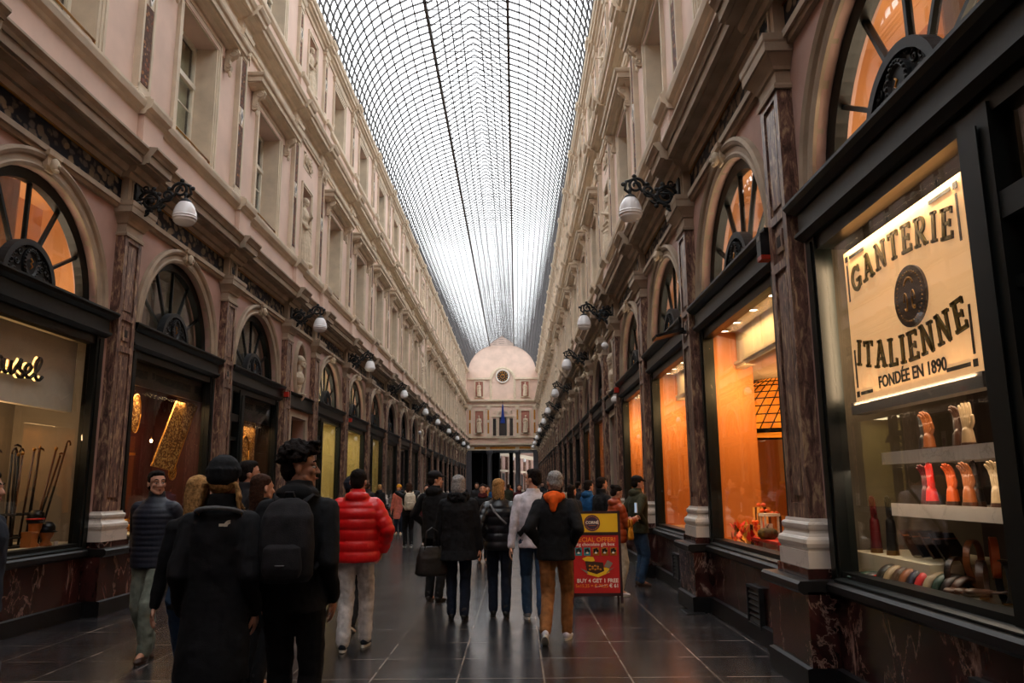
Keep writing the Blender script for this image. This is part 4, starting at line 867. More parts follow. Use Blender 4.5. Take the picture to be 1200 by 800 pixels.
# ------------------------------------------------------------------ shopfronts
def shopfront(doorside=None, simple=False):
    P = []
    a = MB(); a.arc(0, 3.88, [(1.34,-.05),(1.34,.03),(1.38,.045),(1.40,.03),(1.46,.03),(1.48,.06),(1.52,.08),(1.56,.06),(1.56,-.01)], n=36)
    P.append(('archivolt', a, MT['beige_shade']))
    ky = MB(); ky.stack(.10, .09, [(5.24,-.03),(5.30,0),(5.40,.0),(5.42,.03),(5.47,.04)]); 
    ky.ell((0,.12,5.32),(.065,.05,.085)); ky.ell((0,.17,5.30),(.02,.02,.03)); ky.ell((0,.14,5.25),(.04,.03,.03))
    P.append(('keystone', ky, MT['stone']))
    b = MB(); b.stack(1.58, .06, [(3.55,0),(3.57,.02),(3.60,.05),(3.63,.05),(3.63,.02),(3.80,.02),(3.80,.04),(3.84,.09),(3.88,.11),(3.905,.11),(3.91,.0)], back=-.25)
    P.append(('beam', b, MT['green']))
    hs = 1.40; fr = MB()
    for s in (-1,1):
        x0, x1 = sorted((s*hs, s*1.58)); fr.box(x0, x1, -.10, .04, .82, 3.56); x0, x1 = sorted((s*(hs+.05), s*(hs+.12))); fr.box(x0, x1, .04, .055, .86, 3.52)
    fr.box(-hs, hs, -.10, .02, 3.44, 3.56); fr.box(-hs, hs, -.12, .03, .82, .90); fr.stack(hs+.02, .06, [(.82,.0),(.825,.02),(.84,.02),(.85,0),(.86,-.04)], back=-.1)
    P.append(('frame', fr, MT['green']))
    if doorside:
        x0, x1 = sorted((doorside*.70, doorside*.98)); p = MB(); p.box(x0, x1, -.10, .04, .82, 3.5); p.box(x0+.08, x1-.08, .05, .06, .86, 3.4); P.append(('mullion_post', p, MT['green']))
        x0, x1 = sorted((doorside*.98, doorside*hs)); p = MB(); p.box(x0, x1, -.09, .03, 2.86, 3.0); P.append(('transom', p, MT['green'])); p = MB(); p.box(x0, x1, -.09, .0, 2.5, 2.56); P.append(('door_rail', p, MT['green']))
    g = MB(); g.box(-hs, hs, -.05, -.042, .88, 3.46); P.append(('window_glass', g, MT['shopglass']))
    ff = MB(); ff.arc(0, 3.88, [(1.22,-.20),(1.22,-.10),(1.34,-.08),(1.34,-.20)], n=36)
    for t in (30, 61, 90, 119, 150):
        t = math.radians(t); d = (math.cos(t), math.sin(t)); n_ = (-d[1]*.018, d[0]*.018)
        ff.prism([(d[0]*.42-n_[0], 3.9+d[1]*.42-n_[1]), (d[0]*1.25-n_[0], 3.9+d[1]*1.25-n_[1]), (d[0]*1.25+n_[0], 3.9+d[1]*1.25+n_[1]), (d[0]*.42+n_[0], 3.9+d[1]*.42+n_[1])], -.185, -.135)
    P.append(('fanlight_frame', ff, MT['green']))
    fg = MB(); pts = [(1.26*math.cos(PI*j/24), 3.88+1.26*math.sin(PI*j/24)) for j in range(25)]; fg.prism(pts, -.16, -.153); P.append(('fanlight_glass', fg, MT['shopglass']))
    md = MB(); md.arc(0, 3.90, [(.0,-.14),(.0,-.07),(.43,-.07),(.43,-.03),(.50,-.03),(.50,-.14)], n=24)
    bs = MB(); bs.rings([[(rx*math.cos(t), y, 4.12+rx*1.35*math.sin(t)) for t in [2*PI*j/20 for j in range(20)]] for rx, y in ((.135,-.07),(.135,-.04),(.11,-.025),(.095,-.045),(.0,-.045))], False)
    for k in range(24): t = 2*PI*k/24; bs.ell((.125*math.cos(t), -.03, 4.12+.168*math.sin(t)), (.015,.014,.015), 6, 4)
    mk = MB(); mk.tube([(.02,-.035,4.18),(-.015,-.03,4.15),(.02,-.03,4.12),(-.02,-.03,4.09),(.012,-.035,4.06)], .008, 6)
    sc = MB()
    scs = []
    for s in (-1,1):
        sc = MB(); scs.append(sc)
        for (x, z, r, ph, sg) in ((.37,3.98,.05,0,1),(.27,3.97,.05,2,-1),(.18,3.96,.045,4,1),(.33,4.09,.05,1,-1),(.23,4.10,.045,3,1),(.38,4.07,.03,5,1),(.28,4.20,.05,1,-1),(.19,4.22,.045,2,1),(.12,4.33,.045,4,-1),(.21,4.31,.035,0,1),(.04,4.35,.03,2,1),(.33,4.17,.03,5,-1)):
            scroll(sc, (s*x, z), r, 1.4, -.075, -.045, sg*s, .012, 14, ph)
    P.append(('rosette', md, MT['iron'], [('scrollwork', scs[0], MT['iron']), ('scrollwork', scs[1], MT['iron']), ('oval_boss', bs, MT['iron']), ('emblem', mk, MT['gold'])]))
    return Proto(P)
SF = shopfront(); SFD1 = shopfront(1); SFD2 = shopfront(-1)
names = {('R',-2):'glove shop front with a lit hanging sign', ('R',-1):'shop front with an orange interior and downlights next to the glove shop', ('R',0):'orange-lit shop front with a dark cabinet inside', ('R',1):'narrow-looking orange shop front before the first oval bust',
         ('L',-1):'cane shop front with a pale fascia and walking sticks', ('L',0):'shop front with dark red backdrop and lace panels', ('L',1):'shop front with a bronze hanging beside a glazed door'}
for side in 'LR':
    W_ = w(side); i = 0
    for k, y0, y1 in bays:
        if k in NARROW: continue
        c = (y0+y1)/2; loc, rz = base(side, c)
        if not seen([W_(c-1.6,0,1), W_(c+1.6,0,1), W_(c+1.6,0,3.5), W_(c-1.6,0,3.5), W_(c+1.4,0,4.5)], -5): continue
        if y0 > 84: continue
        near = -1 if side == 'R' else 1          # local x towards the camera
        pr = {('R',-2): (SFD1 if near > 0 else SFD2), ('L',1): (SFD2 if near > 0 else SFD1), ('L',3): (SFD2 if near < 0 else SFD1), ('L',5): SFD1, ('R',4): SFD2}.get((side, k), SF)
        if (side, k) == ('L', 1): pr = SFD1 if near > 0 else SFD2
        i += 1
        lab = names.get((side, k), 'dark green arched shop front, %s from the camera on the %s' % (ORD[i-1], SN[side]))
        pr.inst('shopfront', loc, rz, lab, 'shopfront', 'arched shopfronts', far=y0 > 46)
# ------------------------------------------------------------------ lamps
def lamp():
    b = MB(); z = 5.60; q0 = .13
    b.box(-.09,.09,.115,.15,5.42,5.86)
    def sc2(cy, cz, r, turns, sg, ph, t=.017, n=30):
        pts = []
        for i in range(n+1): k = i/n; a = ph+sg*2*PI*turns*k; rr = r*(1-.8*k); pts.append((0, cy+rr*math.cos(a), cz+rr*math.sin(a)))
        b.tube(pts, [t*(1-.3*i/n) for i in range(n+1)], 6)
    sc2(.32, 5.62, .155, 1.7, -1, PI*.9, .026); sc2(.32, 5.62, .12, .9, 1, 0, .02); sc2(.56, 5.70, .09, 1.5, 1, PI*1.2, .022); sc2(.74, 5.78, .12, 1.6, -1, PI, .024); sc2(.24, 5.80, .06, 1.4, 1, PI, .018); sc2(.25, 5.45, .06, 1.4, -1, 0, .018)
    sc2(.47, 5.56, .06, 1.3, -1, 0, .018)
    b.tube([(0,.13,5.50),(0,.28,5.46),(0,.45,5.55),(0,.55,5.66),(0,.66,5.70),(0,.76,5.88),(0,.88,5.84),(0,.90,5.72),(0,.83,5.66)], [.03,.026,.024,.024,.022,.024,.024,.022,.018], 7)
    for y, zz in ((.76,5.92),(.92,5.80),(.13,5.88),(.20,5.40),(.46,5.47),(.58,5.80),(.36,5.80),(.44,5.72)): b.ell((0,y,zz),(.028,.035,.032),8,6)
    for k in range(9): a = 2*PI*k/9; b.ell((0,.32+.15*math.cos(a),5.62+.15*math.sin(a)), (.03,.028,.028), 7, 5)
    b.ell((0,.32,5.62),(.035,.05,.05)); b.tube([(-.06,.14,5.6),(-.05,.3,5.64),(0,.42,5.66)], .014, 6); b.tube([(.06,.14,5.6),(.05,.3,5.64),(0,.42,5.66)], .014, 6)
    c = MB(); c.lathe((0,.83,0), [(.012,5.74),(.03,5.70),(.018,5.67),(.035,5.64),(.06,5.63),(.085,5.605),(.09,5.59),(.05,5.585)], 18)
    g = MB(); g.lathe((0,.83,0), [(.075,5.60),(.10,5.57),(.13,5.52),(.155,5.45),(.162,5.40),(.165,5.385),(.168,5.385),(.168,5.372),(.164,5.37),(.165,5.352),(.168,5.35),(.167,5.338),(.158,5.335),(.150,5.315),(.153,5.31),(.148,5.30),(.135,5.285),(.11,5.265),(.07,5.252),(.02,5.248),(.001,5.247)], 28)
    return Proto([('bracket', b, MT['iron']), ('globe_holder', c, MT['iron']), ('globe', g, MT['milk'])])
LP = lamp()
for side in 'LR':
    i = 0
    for k in range(0, 20, 2):
        loc, rz = base(side, PY[k]); LP.inst('wall_lamp', loc, rz, '%s milky globe lamp on a scrolled iron bracket, %s' % (ORD[i], SN[side]), 'lamp', 'bracket lamps of the arcade', far=PY[k] > 50); i += 1
# ------------------------------------------------------------------ floor and roof
m, nt, b = newmat('slate floor'); P_ = pos(nt, (1,1,1)); mp = nt.nodes.new('ShaderNodeMapping'); mp.inputs['Location'].default_value = (.5, .0, 0); nt.links.new(P_, mp.inputs[0])
bt = nt.nodes.new('ShaderNodeTexBrick'); bt.offset = 0; bt.squash = 1; bt.inputs['Scale'].default_value = 1; bt.inputs['Brick Width'].default_value = .712; bt.inputs['Row Height'].default_value = .76; bt.inputs['Mortar Size'].default_value = .009; bt.inputs['Mortar Smooth'].default_value = .3
bt.inputs['Color1'].default_value = lin((26,26,30)); bt.inputs['Color2'].default_value = lin((42,41,44)); bt.inputs['Mortar'].default_value = lin((120,110,102)); nt.links.new(mp.outputs[0], bt.inputs[0])
n1 = N(nt, 'ShaderNodeTexNoise'); n1.inputs['Scale'].default_value = 2.2; n1.inputs['Detail'].default_value = 6; nt.links.new(P_, n1.inputs[0])
mx = nt.nodes.new('ShaderNodeMix'); mx.data_type = 'RGBA'; mx.blend_type = 'MULTIPLY'; mx.inputs[0].default_value = 1; nt.links.new(bt.outputs[0], mx.inputs[6]); nt.links.new(ramp(nt, n1.outputs[0], [(.3,(.55,.55,.55,1)),(.7,(1.25,1.2,1.15,1))]), mx.inputs[7]); nt.links.new(mx.outputs[2], b.inputs['Base Color'])
nt.links.new(ramp(nt, n1.outputs[0], [(.3,(.20,)*3+(1,)),(.7,(.27,)*3+(1,))]), b.inputs['Roughness'])
n2 = N(nt, 'ShaderNodeTexNoise'); n2.inputs['Scale'].default_value = 9; nt.links.new(P_, n2.inputs[0]); bp = nt.nodes.new('ShaderNodeBump'); bp.inputs['Strength'].default_value = .12; bp.inputs['Distance'].default_value = .006
ad = nt.nodes.new('ShaderNodeMath'); ad.operation = 'SUBTRACT'; nt.links.new(n2.outputs[0], ad.inputs[0]); nt.links.new(bt.outputs['Fac'], ad.inputs[1]); nt.links.new(ad.outputs[0], bp.inputs['Height']); nt.links.new(bp.outputs[0], b.inputs['Normal']); b.inputs['Specular IOR Level'].default_value = .55
FLOOR = m
fl = MB(); fl.box(XL-.6, XR+.6, -9, 135, -.2, 0); struct('floor', fl, FLOOR)

xc = (XL+XR)/2; XCL = -1.43; HA = 3.80; SPR = 14.45; RB = 3.05     # half width, springing, rise
LW, LZ = 1.37, None
def vz(x): return SPR+RB*math.sqrt(max(0, 1-((x-xc)/HA)**2))
LZ = vz(xc+LW)
angs = []
t_end = math.acos(LW/HA); NB = 11
ceil_root = link('ceiling', None); tag(ceil_root, kind='structure')
la = MB(); Y0R, Y1R = -9, END_Y
def bar(mb, x, z, wd, h, y0=Y0R, y1=Y1R): mb.box(x-wd/2, x+wd/2, y0, y1, z-h/2, z+h/2)
ax = []
for i in range(NB+1):
    t = t_end*i/NB
    for s in (-1,1): ax.append((xc+s*HA*math.cos(t), SPR+RB*math.sin(t)))
for x, z in ax: bar(la, x, z, .038, .06)
RZ = LZ+.22; RT = RZ+.92
for s in (-1,1):
    for k in range(1, 4): x = s*LW*(1-k/4); bar(la, xc+x, RZ+(RT-RZ)*k/4, .045, .06)
obj('long_bars', la, MT['lattice'], ceil_root)
rb = MB(); ry = Y0R
def strip(mb, pts, y, wd, th):
    for (x0,z0),(x1,z1) in zip(pts, pts[1:]):
        d = Vector((x1-x0, 0, z1-z0)); n_ = Vector((-d.z, 0, d.x)).normalized()*th/2
        a = Vector((x0,0,z0)); c = Vector((x1,0,z1)); vs = []
        for p in (a, c):
            for sy in (-1,1):
                for sn in (-1,1): q = p+n_*sn; vs.append((q.x, y+sy*wd/2, q.z))
        mb.add(vs, [(0,1,3,2),(4,6,7,5),(0,4,5,1),(2,3,7,6),(0,2,6,4),(1,5,7,3)])
nrib = 0
while ry < Y1R:
    for s in (-1,1): strip(rb, [(xc+s*HA*math.cos(t_end*i/9), SPR+RB*math.sin(t_end*i/9)) for i in range(10)], ry, .028, .062)
    strip(rb, [(xc-LW,RZ),(xc,RT),(xc+LW,RZ)], ry, .026, .055)
    strip(rb, [(xc-LW,LZ),(xc+LW,LZ)], ry, .024, .025)
    ry += .43; nrib += 1
obj('cross_ribs', rb, MT['lattice'], ceil_root)
pu = MB()
for s in (-1,1):
    x = xc+s*LW; bar(pu, x, LZ, .10, .10); bar(pu, x, RZ, .06, .07)
    y = Y0R
    while y < Y1R: pu.box(x-.02, x+.02, y-.02, y+.02, LZ, RZ); y += .43
obj('purlins', pu, MT['lattice'], ceil_root)
wr = MB(); y = Y0R; i = 0
while y < Y1R-1.3:
    for s in (-1,1):
        a = Vector((xc-s*LW, y, LZ)); c = Vector((xc+s*LW, y+1.29, LZ)); wr.tube([a, c], .008, 4, False)
        wr.tube([(xc-s*LW*.5, y, LZ),(xc, y, RT-.05)], .008, 4, False)
    y += 1.29
obj('tie_wires', wr, MT['lattice'], ceil_root)
gz = MB()
for s in (-1,1):
    pts = [(xc+s*(HA)*math.cos(t_end*i/NB), SPR+.04+RB*math.sin(t_end*i/NB)) for i in range(NB+1)]
    gz.rings([[(x, yy, z) for x, z in pts] for yy in (Y0R, Y1R)], False, closed=False)
    gz.rings([[(x, yy, z) for x, z in ((xc+s*(LW+.04),RZ+.05),(xc,RT+.05))] for yy in (Y0R, Y1R)], False, closed=False)
obj('roof_glass', gz, MT['roofglass'], ceil_root)
# ------------------------------------------------------------------ added light-blocking shell, end walls
sh = MB()
for s, X0, sg in (('L', XL, -1), ('R', XR, 1)):
    x5 = X0+sg*4.6
    sh.quad((x5,-9,0),(x5,END_Y,0),(x5,END_Y,14.7),(x5,-9,14.7)); sh.quad((X0-sg*.02,-9,14.66),(x5,-9,14.66),(x5,END_Y,14.66),(X0-sg*.02,END_Y,14.66))
    for y in (-9, END_Y): sh.quad((X0,y,0),(x5,y,0),(x5,y,14.7),(X0,y,14.7))
    sh.quad((X0,-9,-.01),(x5,-9,-.01),(x5,END_Y,-.01),(X0,END_Y,-.01)); sh.quad((X0,-9,6.2),(x5,-9,6.2),(x5,END_Y,6.2),(X0,END_Y,6.2))
struct('light_leak_shell', sh, MT['dark'])  # unseen shell added so sky light cannot leak in behind the shops
wb = MB(); wb.box(XL-.1, XR+.1, -9.3, -9, 0, 18); struct('wall_back', wb, MT['pink'])  # unseen wall added behind the camera to close off light from there
# end wall with the clock
def vault_pts(n=24):
    pts = [(xc-HA*math.cos(t_end*i/n), SPR+RB*math.sin(t_end*i/n)) for i in range(n+1)]
    return pts+[(xc-LW, RZ), (xc, RT), (xc+LW, RZ)]+[(2*xc-x, z) for x, z in reversed(pts)]
ew = MB(); ew.prism([(XL-.02,5.56),(XL-.02,14.5)]+vault_pts()+[(XR+.02,14.5),(XR+.02,5.56)], END_Y, END_Y+.5)
cx = -1.45
e = struct('wall_end', ew, MT['pink'])
def et(x0, x1, y, z0, z1, mb): mb.box(x0, x1, END_Y-y, END_Y+.05, z0, z1); return mb
t = MB(); et(XL, XR, .16, 5.56, 5.62, t); et(XL, XR, .10, 5.62, 5.98, t); et(XL, XR, .25, 5.98, 6.12, t); et(XL, XR, .45, 6.12, 6.28, t); et(XL, XR, .30, 6.90, 7.06, t); et(XL, XR, .12, 10.4, 10.6, t); et(XL, XR, .25, 10.85, 10.98, t); et(XL, XR, .42, 10.98, 11.16, t)
et(XL, cx-1.35, .22, 13.42, 13.62, t); et(cx+1.35, XR, .22, 13.42, 13.62, t)
struct(num('trim'), t, MT['beige'])
t = MB(); et(XL+.9, cx-1.9, .12, 5.70, 5.92, t); et(cx-1.45, cx+1.35, .12, 5.70, 5.92, t); et(cx+1.8, XR-.9, .12, 5.70, 5.92, t); struct(num('trim'), t, MT['gold'])
t = MB(); 
for i in range(21): pass
t.arc(cx, 13.35, [(1.18,END_Y-.02),(1.18,END_Y-.14),(1.36,END_Y-.18),(1.50,END_Y-.14),(1.50,END_Y-.02)], n=28)
for s in (-1,1): x0, x1 = sorted((cx+s*1.2, cx+s*1.48)); et(x0, x1, .14, 11.16, 13.42, t)
struct(num('trim'), t, MT['stone'])
EP = []
for i, x in enumerate((XL+.42, cx-1.62, cx+1.62, XR-.42)):
    t = thing('inlaid_pilaster', 'gilt-inlaid pilaster on the end wall, %s from the cane shop side' % ORD[i], 'pilaster', (x, END_Y, 0), 0, 'end wall pilasters')
    m = MB(); m.box(-.22,.22,-.16,0,7.06,7.3); m.box(-.17,.17,-.12,0,7.3,10.1); m.box(-.22,.22,-.17,0,10.1,10.4); obj('shaft', m, MT['beige'], t)
    m = MB(); m.box(-.09,.09,-.135,-.11,7.4,8.6); m.box(-.09,.09,-.135,-.11,8.9,10.0); obj('gilt_inlay', m, MT['gold'], t)
# clock
t = thing('wall_clock', 'round wall clock with gilded numerals on the pink end wall', 'clock', (cx, END_Y, 13.78))
m = MB(); m.arc(0, 0, [(.62,-.01),(.62,-.16),(.72,-.20),(.80,-.14),(.80,-.01)], 0, 2*PI, 40); obj('rim', m, MT['white'], t)
m = MB(); m.prism([(.62*math.cos(2*PI*k/40), .62*math.sin(2*PI*k/40)) for k in range(40)], -.12, -.02); d_ = obj('dial', m, MT['black'], t)
m = MB()
for k in range(12): a = 2*PI*k/12; c, s = math.cos(a), math.sin(a); m.prism([(c*.40-s*.035, s*.40+c*.035),(c*.56-s*.05, s*.56+c*.05),(c*.56+s*.05, s*.56-c*.05),(c*.40+s*.035, s*.40-c*.035)], -.14, -.12)
m.arc(0,0,[(.20,-.12),(.20,-.14),(.26,-.14),(.26,-.12)],0,2*PI,24); obj('numerals', m, MT['gold'], d_)
m = MB(); m.prism([(-.02,0),(.02,0),(.24,.30),(.21,.32)], -.16, -.145); m.prism([(-.02,0),(.02,0),(-.10,.50),(-.13,.49)], -.165, -.15); obj('hands', m, MT['gold'], t)
# central window, niches
def endniche(x, z0, z1, hw, i, which):
    t = thing('niche_surround', 'framed niche of the end wall, %s' % which, 'frame', (x, END_Y, 0)); m = MB()
    m.box(-hw-.14,-hw,-.12,0,z0,z1+.14); m.box(hw,hw+.14,-.12,0,z0,z1+.14); m.box(-hw,hw,-.12,0,z1,z1+.14); m.box(-hw-.1,hw+.1,-.2,0,z0-.12,z0); obj('frame', m, MT['beige'], t)
    m = MB(); m.box(-hw,hw,-.02,-.005,z0,z1); obj('niche_back', m, plain('niche red', (160,104,88), .8), t)
    o = link('robed_statue', SM[i], None, (x, END_Y-.33, z0+.02), PI); tag(o, 'small robed statue of the end wall, %s' % which, 'statue', 'end wall statues')
endniche(XL+1.45, 7.45, 9.9, .46, 0, 'lower one toward the cane shop side'); endniche(XR-1.45, 7.45, 9.9, .46, 1, 'lower one toward the glove shop side')
endniche(XL+1.45, 11.5, 13.2, .42, 2, 'upper one toward the cane shop side'); endniche(XR-1.45, 11.5, 13.2, .42, 3, 'upper one toward the glove shop side')
t = thing(num('window'), 'three-light window with an arched head in the end wall', 'window', (cx, END_Y, 0)); t['kind'] = 'structure'
m = MB(); m.arc(0, 9.35, [(.52,-.01),(.52,-.16),(.68,-.18),(.68,-.01)], n=20)
for x0, x1 in ((-1.22,-1.12),(-.74,-.60),(.60,.74),(1.12,1.22),(-.48,-.42),(.42,.48)): m.box(x0,x1,-.16,0,7.15,9.3)
m.box(-1.25,1.25,-.2,0,9.22,9.36); m.box(-1.3,1.3,-.3,0,7.0,7.12); obj('stone_frame', m, MT['beige'], t)
for x0, x1 in ((-1.12,-.74),(-.42,.42),(.74,1.12)): m = MB(); m.box(x0,x1,-.05,-.02,7.15,9.05 if x0 != -.42 else 9.2); obj('pane', m, plain('dark pane', (18,22,26), .08, var=0), t)
for s in (-1,1): 
    for zz, xx in ((9.75,.95),(9.75,.35)): 
        m = MB(); scroll(m, (s*xx, zz), .18, 1.5, -.12, -.02, s, .035, 20, 1); obj('carving', m, MT['stone'], t)
m = MB()
for i in range(9): m.box(-.50+.125*i-.03,-.50+.125*i+.03,-.32,-.26,6.45,6.85)
m.box(-.6,.6,-.34,-.24,6.85,6.92); obj('balustrade', m, MT['beige'], t)
# flag
t = thing('flag', 'blue flag hanging from a pole in front of the end wall', 'flag', (cx, END_Y-.9, 0))
m = MB(); m.tube([(0,.8,8.7),(0,-.3,10.9)], .035, 6); obj('pole', m, MT['black'], t)
m = MB(); m.rings([[(x*wd_+.03*math.sin(x*9+z), .25-.5*(z-8.5)/2.2+.06*math.sin(x*14+z*2), z) for x in (-1,-.6,-.2,.2,.6,1)]+[(x*wd_+.03*math.sin(x*9+z), .27-.5*(z-8.5)/2.2+.06*math.sin(x*14+z*2), z) for x in (1,.6,.2,-.2,-.6,-1)] for z, wd_ in ((8.5,.26),(8.8,.24),(9.2,.19),(9.6,.14),(10.0,.10),(10.5,.05))]); obj('cloth', m, plain('blue flag cloth', (30,62,150), .7), t)
# columns and passage under the end wall
for i, x in enumerate((XL+.28, cx-1.5, cx+1.62, XR-.28)):
    t = thing('stone_column', 'dark stone support under the end wall, %s from the cane shop side' % ORD[i], 'column', (x, END_Y+.1, 0), 0, 'supports of the passage')
    pier = i in (0,3)
    m = MB(); 
    if pier: m.box(-.32,.32,-.25,.35,0,5.56)
    else: m.lathe((0,0,0), [(.36,0),(.36,.2),(.30,.3),(.27,.4),(.25,5.0),(.27,5.1),(.33,5.2),(.36,5.3),(.36,5.56)], 20)
    obj('shaft', m, plain('dark grey stone', (70,68,72), .5), t)
ps = MB(); ps.box(XL-.5,XR+.5,END_Y+.3,95,5.56,5.8); ps.box(XL-.5,XL,END_Y+.3,95,0,5.56); ps.box(XR,XR+.5,END_Y+.3,95,0,5.56); struct('ceiling_passage', ps, MT['dark'])
for i, x in enumerate((-4.2,-2.2,-.6)):
    t = thing('stone_column', 'dark column deeper inside the passage, %s from the cane shop side' % ORD[i], 'column', (x, 93.5, 0), 0, 'passage columns'); m = MB(); m.lathe((0,0,0), [(.3,0),(.24,.3),(.24,5.3),(.3,5.56)], 14); obj('shaft', m, MT['black'], t)
fw = MB(); A, B_ = Vector((-3.2,96,0)), Vector((4.6,128,0)); fw.quad(A, B_, B_+Vector((0,0,9)), A+Vector((0,0,9))); struct('wall_far', fw, MT['pink_shade'])
dk_ = MB(); dk_.box(-9,-1.95,94.6,94.9,0,5.56); dk_.box(-9,-8.8,95,130,0,9); dk_.box(9,9.2,87.5,130,0,9); dk_.box(-9,9.2,130,130.3,0,9); dk_.box(XR+.5,9.2,94.7,94.9,0,9); dk_.box(-9,9.2,94.9,95.1,5.56,9)
dk_.box(-9,2.6,95,130,9,9.2); dk_.box(4.6,9.2,95,130,9,9.2); struct('added_passage_shade', dk_, MT['dark'])  # opaque walls and roof added to darken the view through the passage
d_ = (B_-A).normalized(); nn = Vector((d_.y,-d_.x,0))
tr = MB()
for zz, h_ in ((3.5,.25),(5.5,.5),(7.0,.2)): 
    P0, P1 = A+nn*.0, B_+nn*.0; tr.add([P0+nn*.3+Vector((0,0,zz)), P1+nn*.3+Vector((0,0,zz)), P1+nn*.3+Vector((0,0,zz+h_)), P0+nn*.3+Vector((0,0,zz+h_)), P0+Vector((0,0,zz)), P1+Vector((0,0,zz)), P1+Vector((0,0,zz+h_)), P0+Vector((0,0,zz+h_))], [(0,1,2,3),(0,1,5,4),(3,2,6,7),(0,3,7,4)])
struct(num('trim'), tr, MT['beige'])
for i in range(9):
    P = A+d_*(1+3.4*i); t = link('marble_pilaster', None, None, P, math.atan2(d_.y, d_.x)); tag(t, 'pilaster of the next gallery seen through the passage, %s one' % ORD[i], 'pilaster', 'pilasters beyond the passage')
    m = MB(); m.box(-.3,.3,-.3,0,0,5.4); obj('shaft', m, MT['marble'], t); m = MB(); m.box(.6,2.6,-.05,-.02,.8,3.3); obj('bay_opening', m, MT['black'], t)
    if i % 2 == 0:
        t = link('wall_lamp', None, None, P+nn*.9+Vector((0,0,5.2)), 0); tag(t, 'globe lamp of the next gallery seen through the passage, %s one' % ORD[i//2], 'lamp', 'lamps beyond the passage'); m = MB(); m.ell((0,0,0),(.22,.22,.25)); obj('globe', m, MT['milk'], t)

# ------------------------------------------------------------------ shop interiors
def area(name, loc, size, rgb, power, rot=(0,0,0), sy=None, spread=None):
    l = bpy.data.lights.new(name, 'AREA'); l.energy = power; l.color = rgb; l.size = size
    if sy: l.shape = 'RECTANGLE'; l.size_y = sy
    if spread: l.spread = spread
    o = bpy.data.objects.new(name, l); COL.objects.link(o); o.location = loc; o.rotation_euler = rot; return o
def point(name, loc, rgb, power, r=.06):
    l = bpy.data.lights.new(name, 'POINT'); l.energy = power; l.color = rgb; l.shadow_soft_size = r
    o = bpy.data.objects.new(name, l); COL.objects.link(o); o.location = loc; return o
def wbox(mb, side, y0, y1, p0, p1, z0, z1):
    W_ = w(side); a, b = W_(y0, p0, z0), W_(y1, p1, z1)
    return mb.box(min(a[0],b[0]), max(a[0],b[0]), min(a[1],b[1]), max(a[1],b[1]), min(z0,z1), max(z0,z1))
def room(side, y0, y1, dp, wall, floor=.78, back=None, ceil=None, top=3.56):
    m = MB(); wbox(m, side, y0, y0+.04, -.12, -dp, floor, top); wbox(m, side, y1-.04, y1, -.12, -dp, floor, top); r = struct('shop_partition', m, wall)
    m = MB(); wbox(m, side, y0, y1, -dp-.04, -dp, floor, top); struct('shop_rear_wall', m, back or wall)
    m = MB(); wbox(m, side, y0, y1, -.10, -dp, top, top+.05); struct('shop_ceiling', m, ceil or MT['cream'])
    m = MB(); wbox(m, side, y0, y1, -.10, -dp, floor-.05, floor); struct('shop_floor', m, MT['cream'] if floor > .5 else MT['wood'])
def loft(side, c, mat, lit=0, col=(1,.80,.56)):
    m = MB(); wbox(m, side, c-1.7, c+1.7, -1.1, -1.05, 3.62, 5.40); wbox(m, side, c-1.75, c-1.7, -.28, -1.1, 3.62, 5.4); wbox(m, side, c+1.7, c+1.75, -.28, -1.1, 3.62, 5.4); wbox(m, side, c-1.7, c+1.7, -.28, -1.1, 5.40, 5.44); wbox(m, side, c-1.7, c+1.7, -.28, -1.1, 3.60, 3.62)
    struct('loft_wall', m, mat)
    if lit: W_ = w(side); area('loft_light', W_(c, -.62, 3.66), .5, col, lit, (PI,0,0), 2.2)
WARM = (1.0, .60, .26); WARM2 = (1.0, .72, .42)
def bc(k): return (PY[k]+PY[k+1])/2
# chocolate shop (three orange bays next to the glove shop)
y0, y1 = PY[-1]+.12, PY[2]-.1
m = MB(); wbox(m, 'R', y0, y1, -4.2, -4.15, 0, 3.56); struct('shop_rear_wall', m, plain('amber panelling', (96,44,24), .5, var=.25, vs=3))
m = MB(); wbox(m, 'R', y0, y1, -.10, -4.2, 3.56, 3.6); struct('shop_ceiling', m, MT['cream'])
m = MB(); wbox(m, 'R', y0, y1, -.06, -.62, .82, .87); wbox(m, 'R', y0, y1, -.60, -.62, 0, .8); struct('shop_floor', m, plain('display board', (214,170,110), .5))
m = MB(); wbox(m, 'R', y0, y1, -.46, -.54, 3.10, 3.56); wbox(m, 'R', y0, y1, -.43, -.56, 3.06, 3.10); wbox(m, 'R', y0, y1, -.41, -.58, 3.12, 3.15); struct('shop_bulkhead', m, MT['cream'])
m = MB(); wbox(m, 'R', y0-.05, y0, -.1, -4.2, 0, 3.56); wbox(m, 'R', y1, y1+.05, -.1, -4.2, 0, 3.56)
for k in (0, 1): wbox(m, 'R', PY[k]-.32, PY[k]-.24, -.12, -.66, .8, 3.10); wbox(m, 'R', PY[k]-.32, PY[k]-.24, -.12, -.46, 3.10, 3.56)
wbox(m, 'R', PY[2]-.40, PY[2]-.32, -.12, -.78, .8, 3.56)
struct('shop_partition', m, plain('burnt orange panel', (206,124,52), .55, var=.05, vs=1))
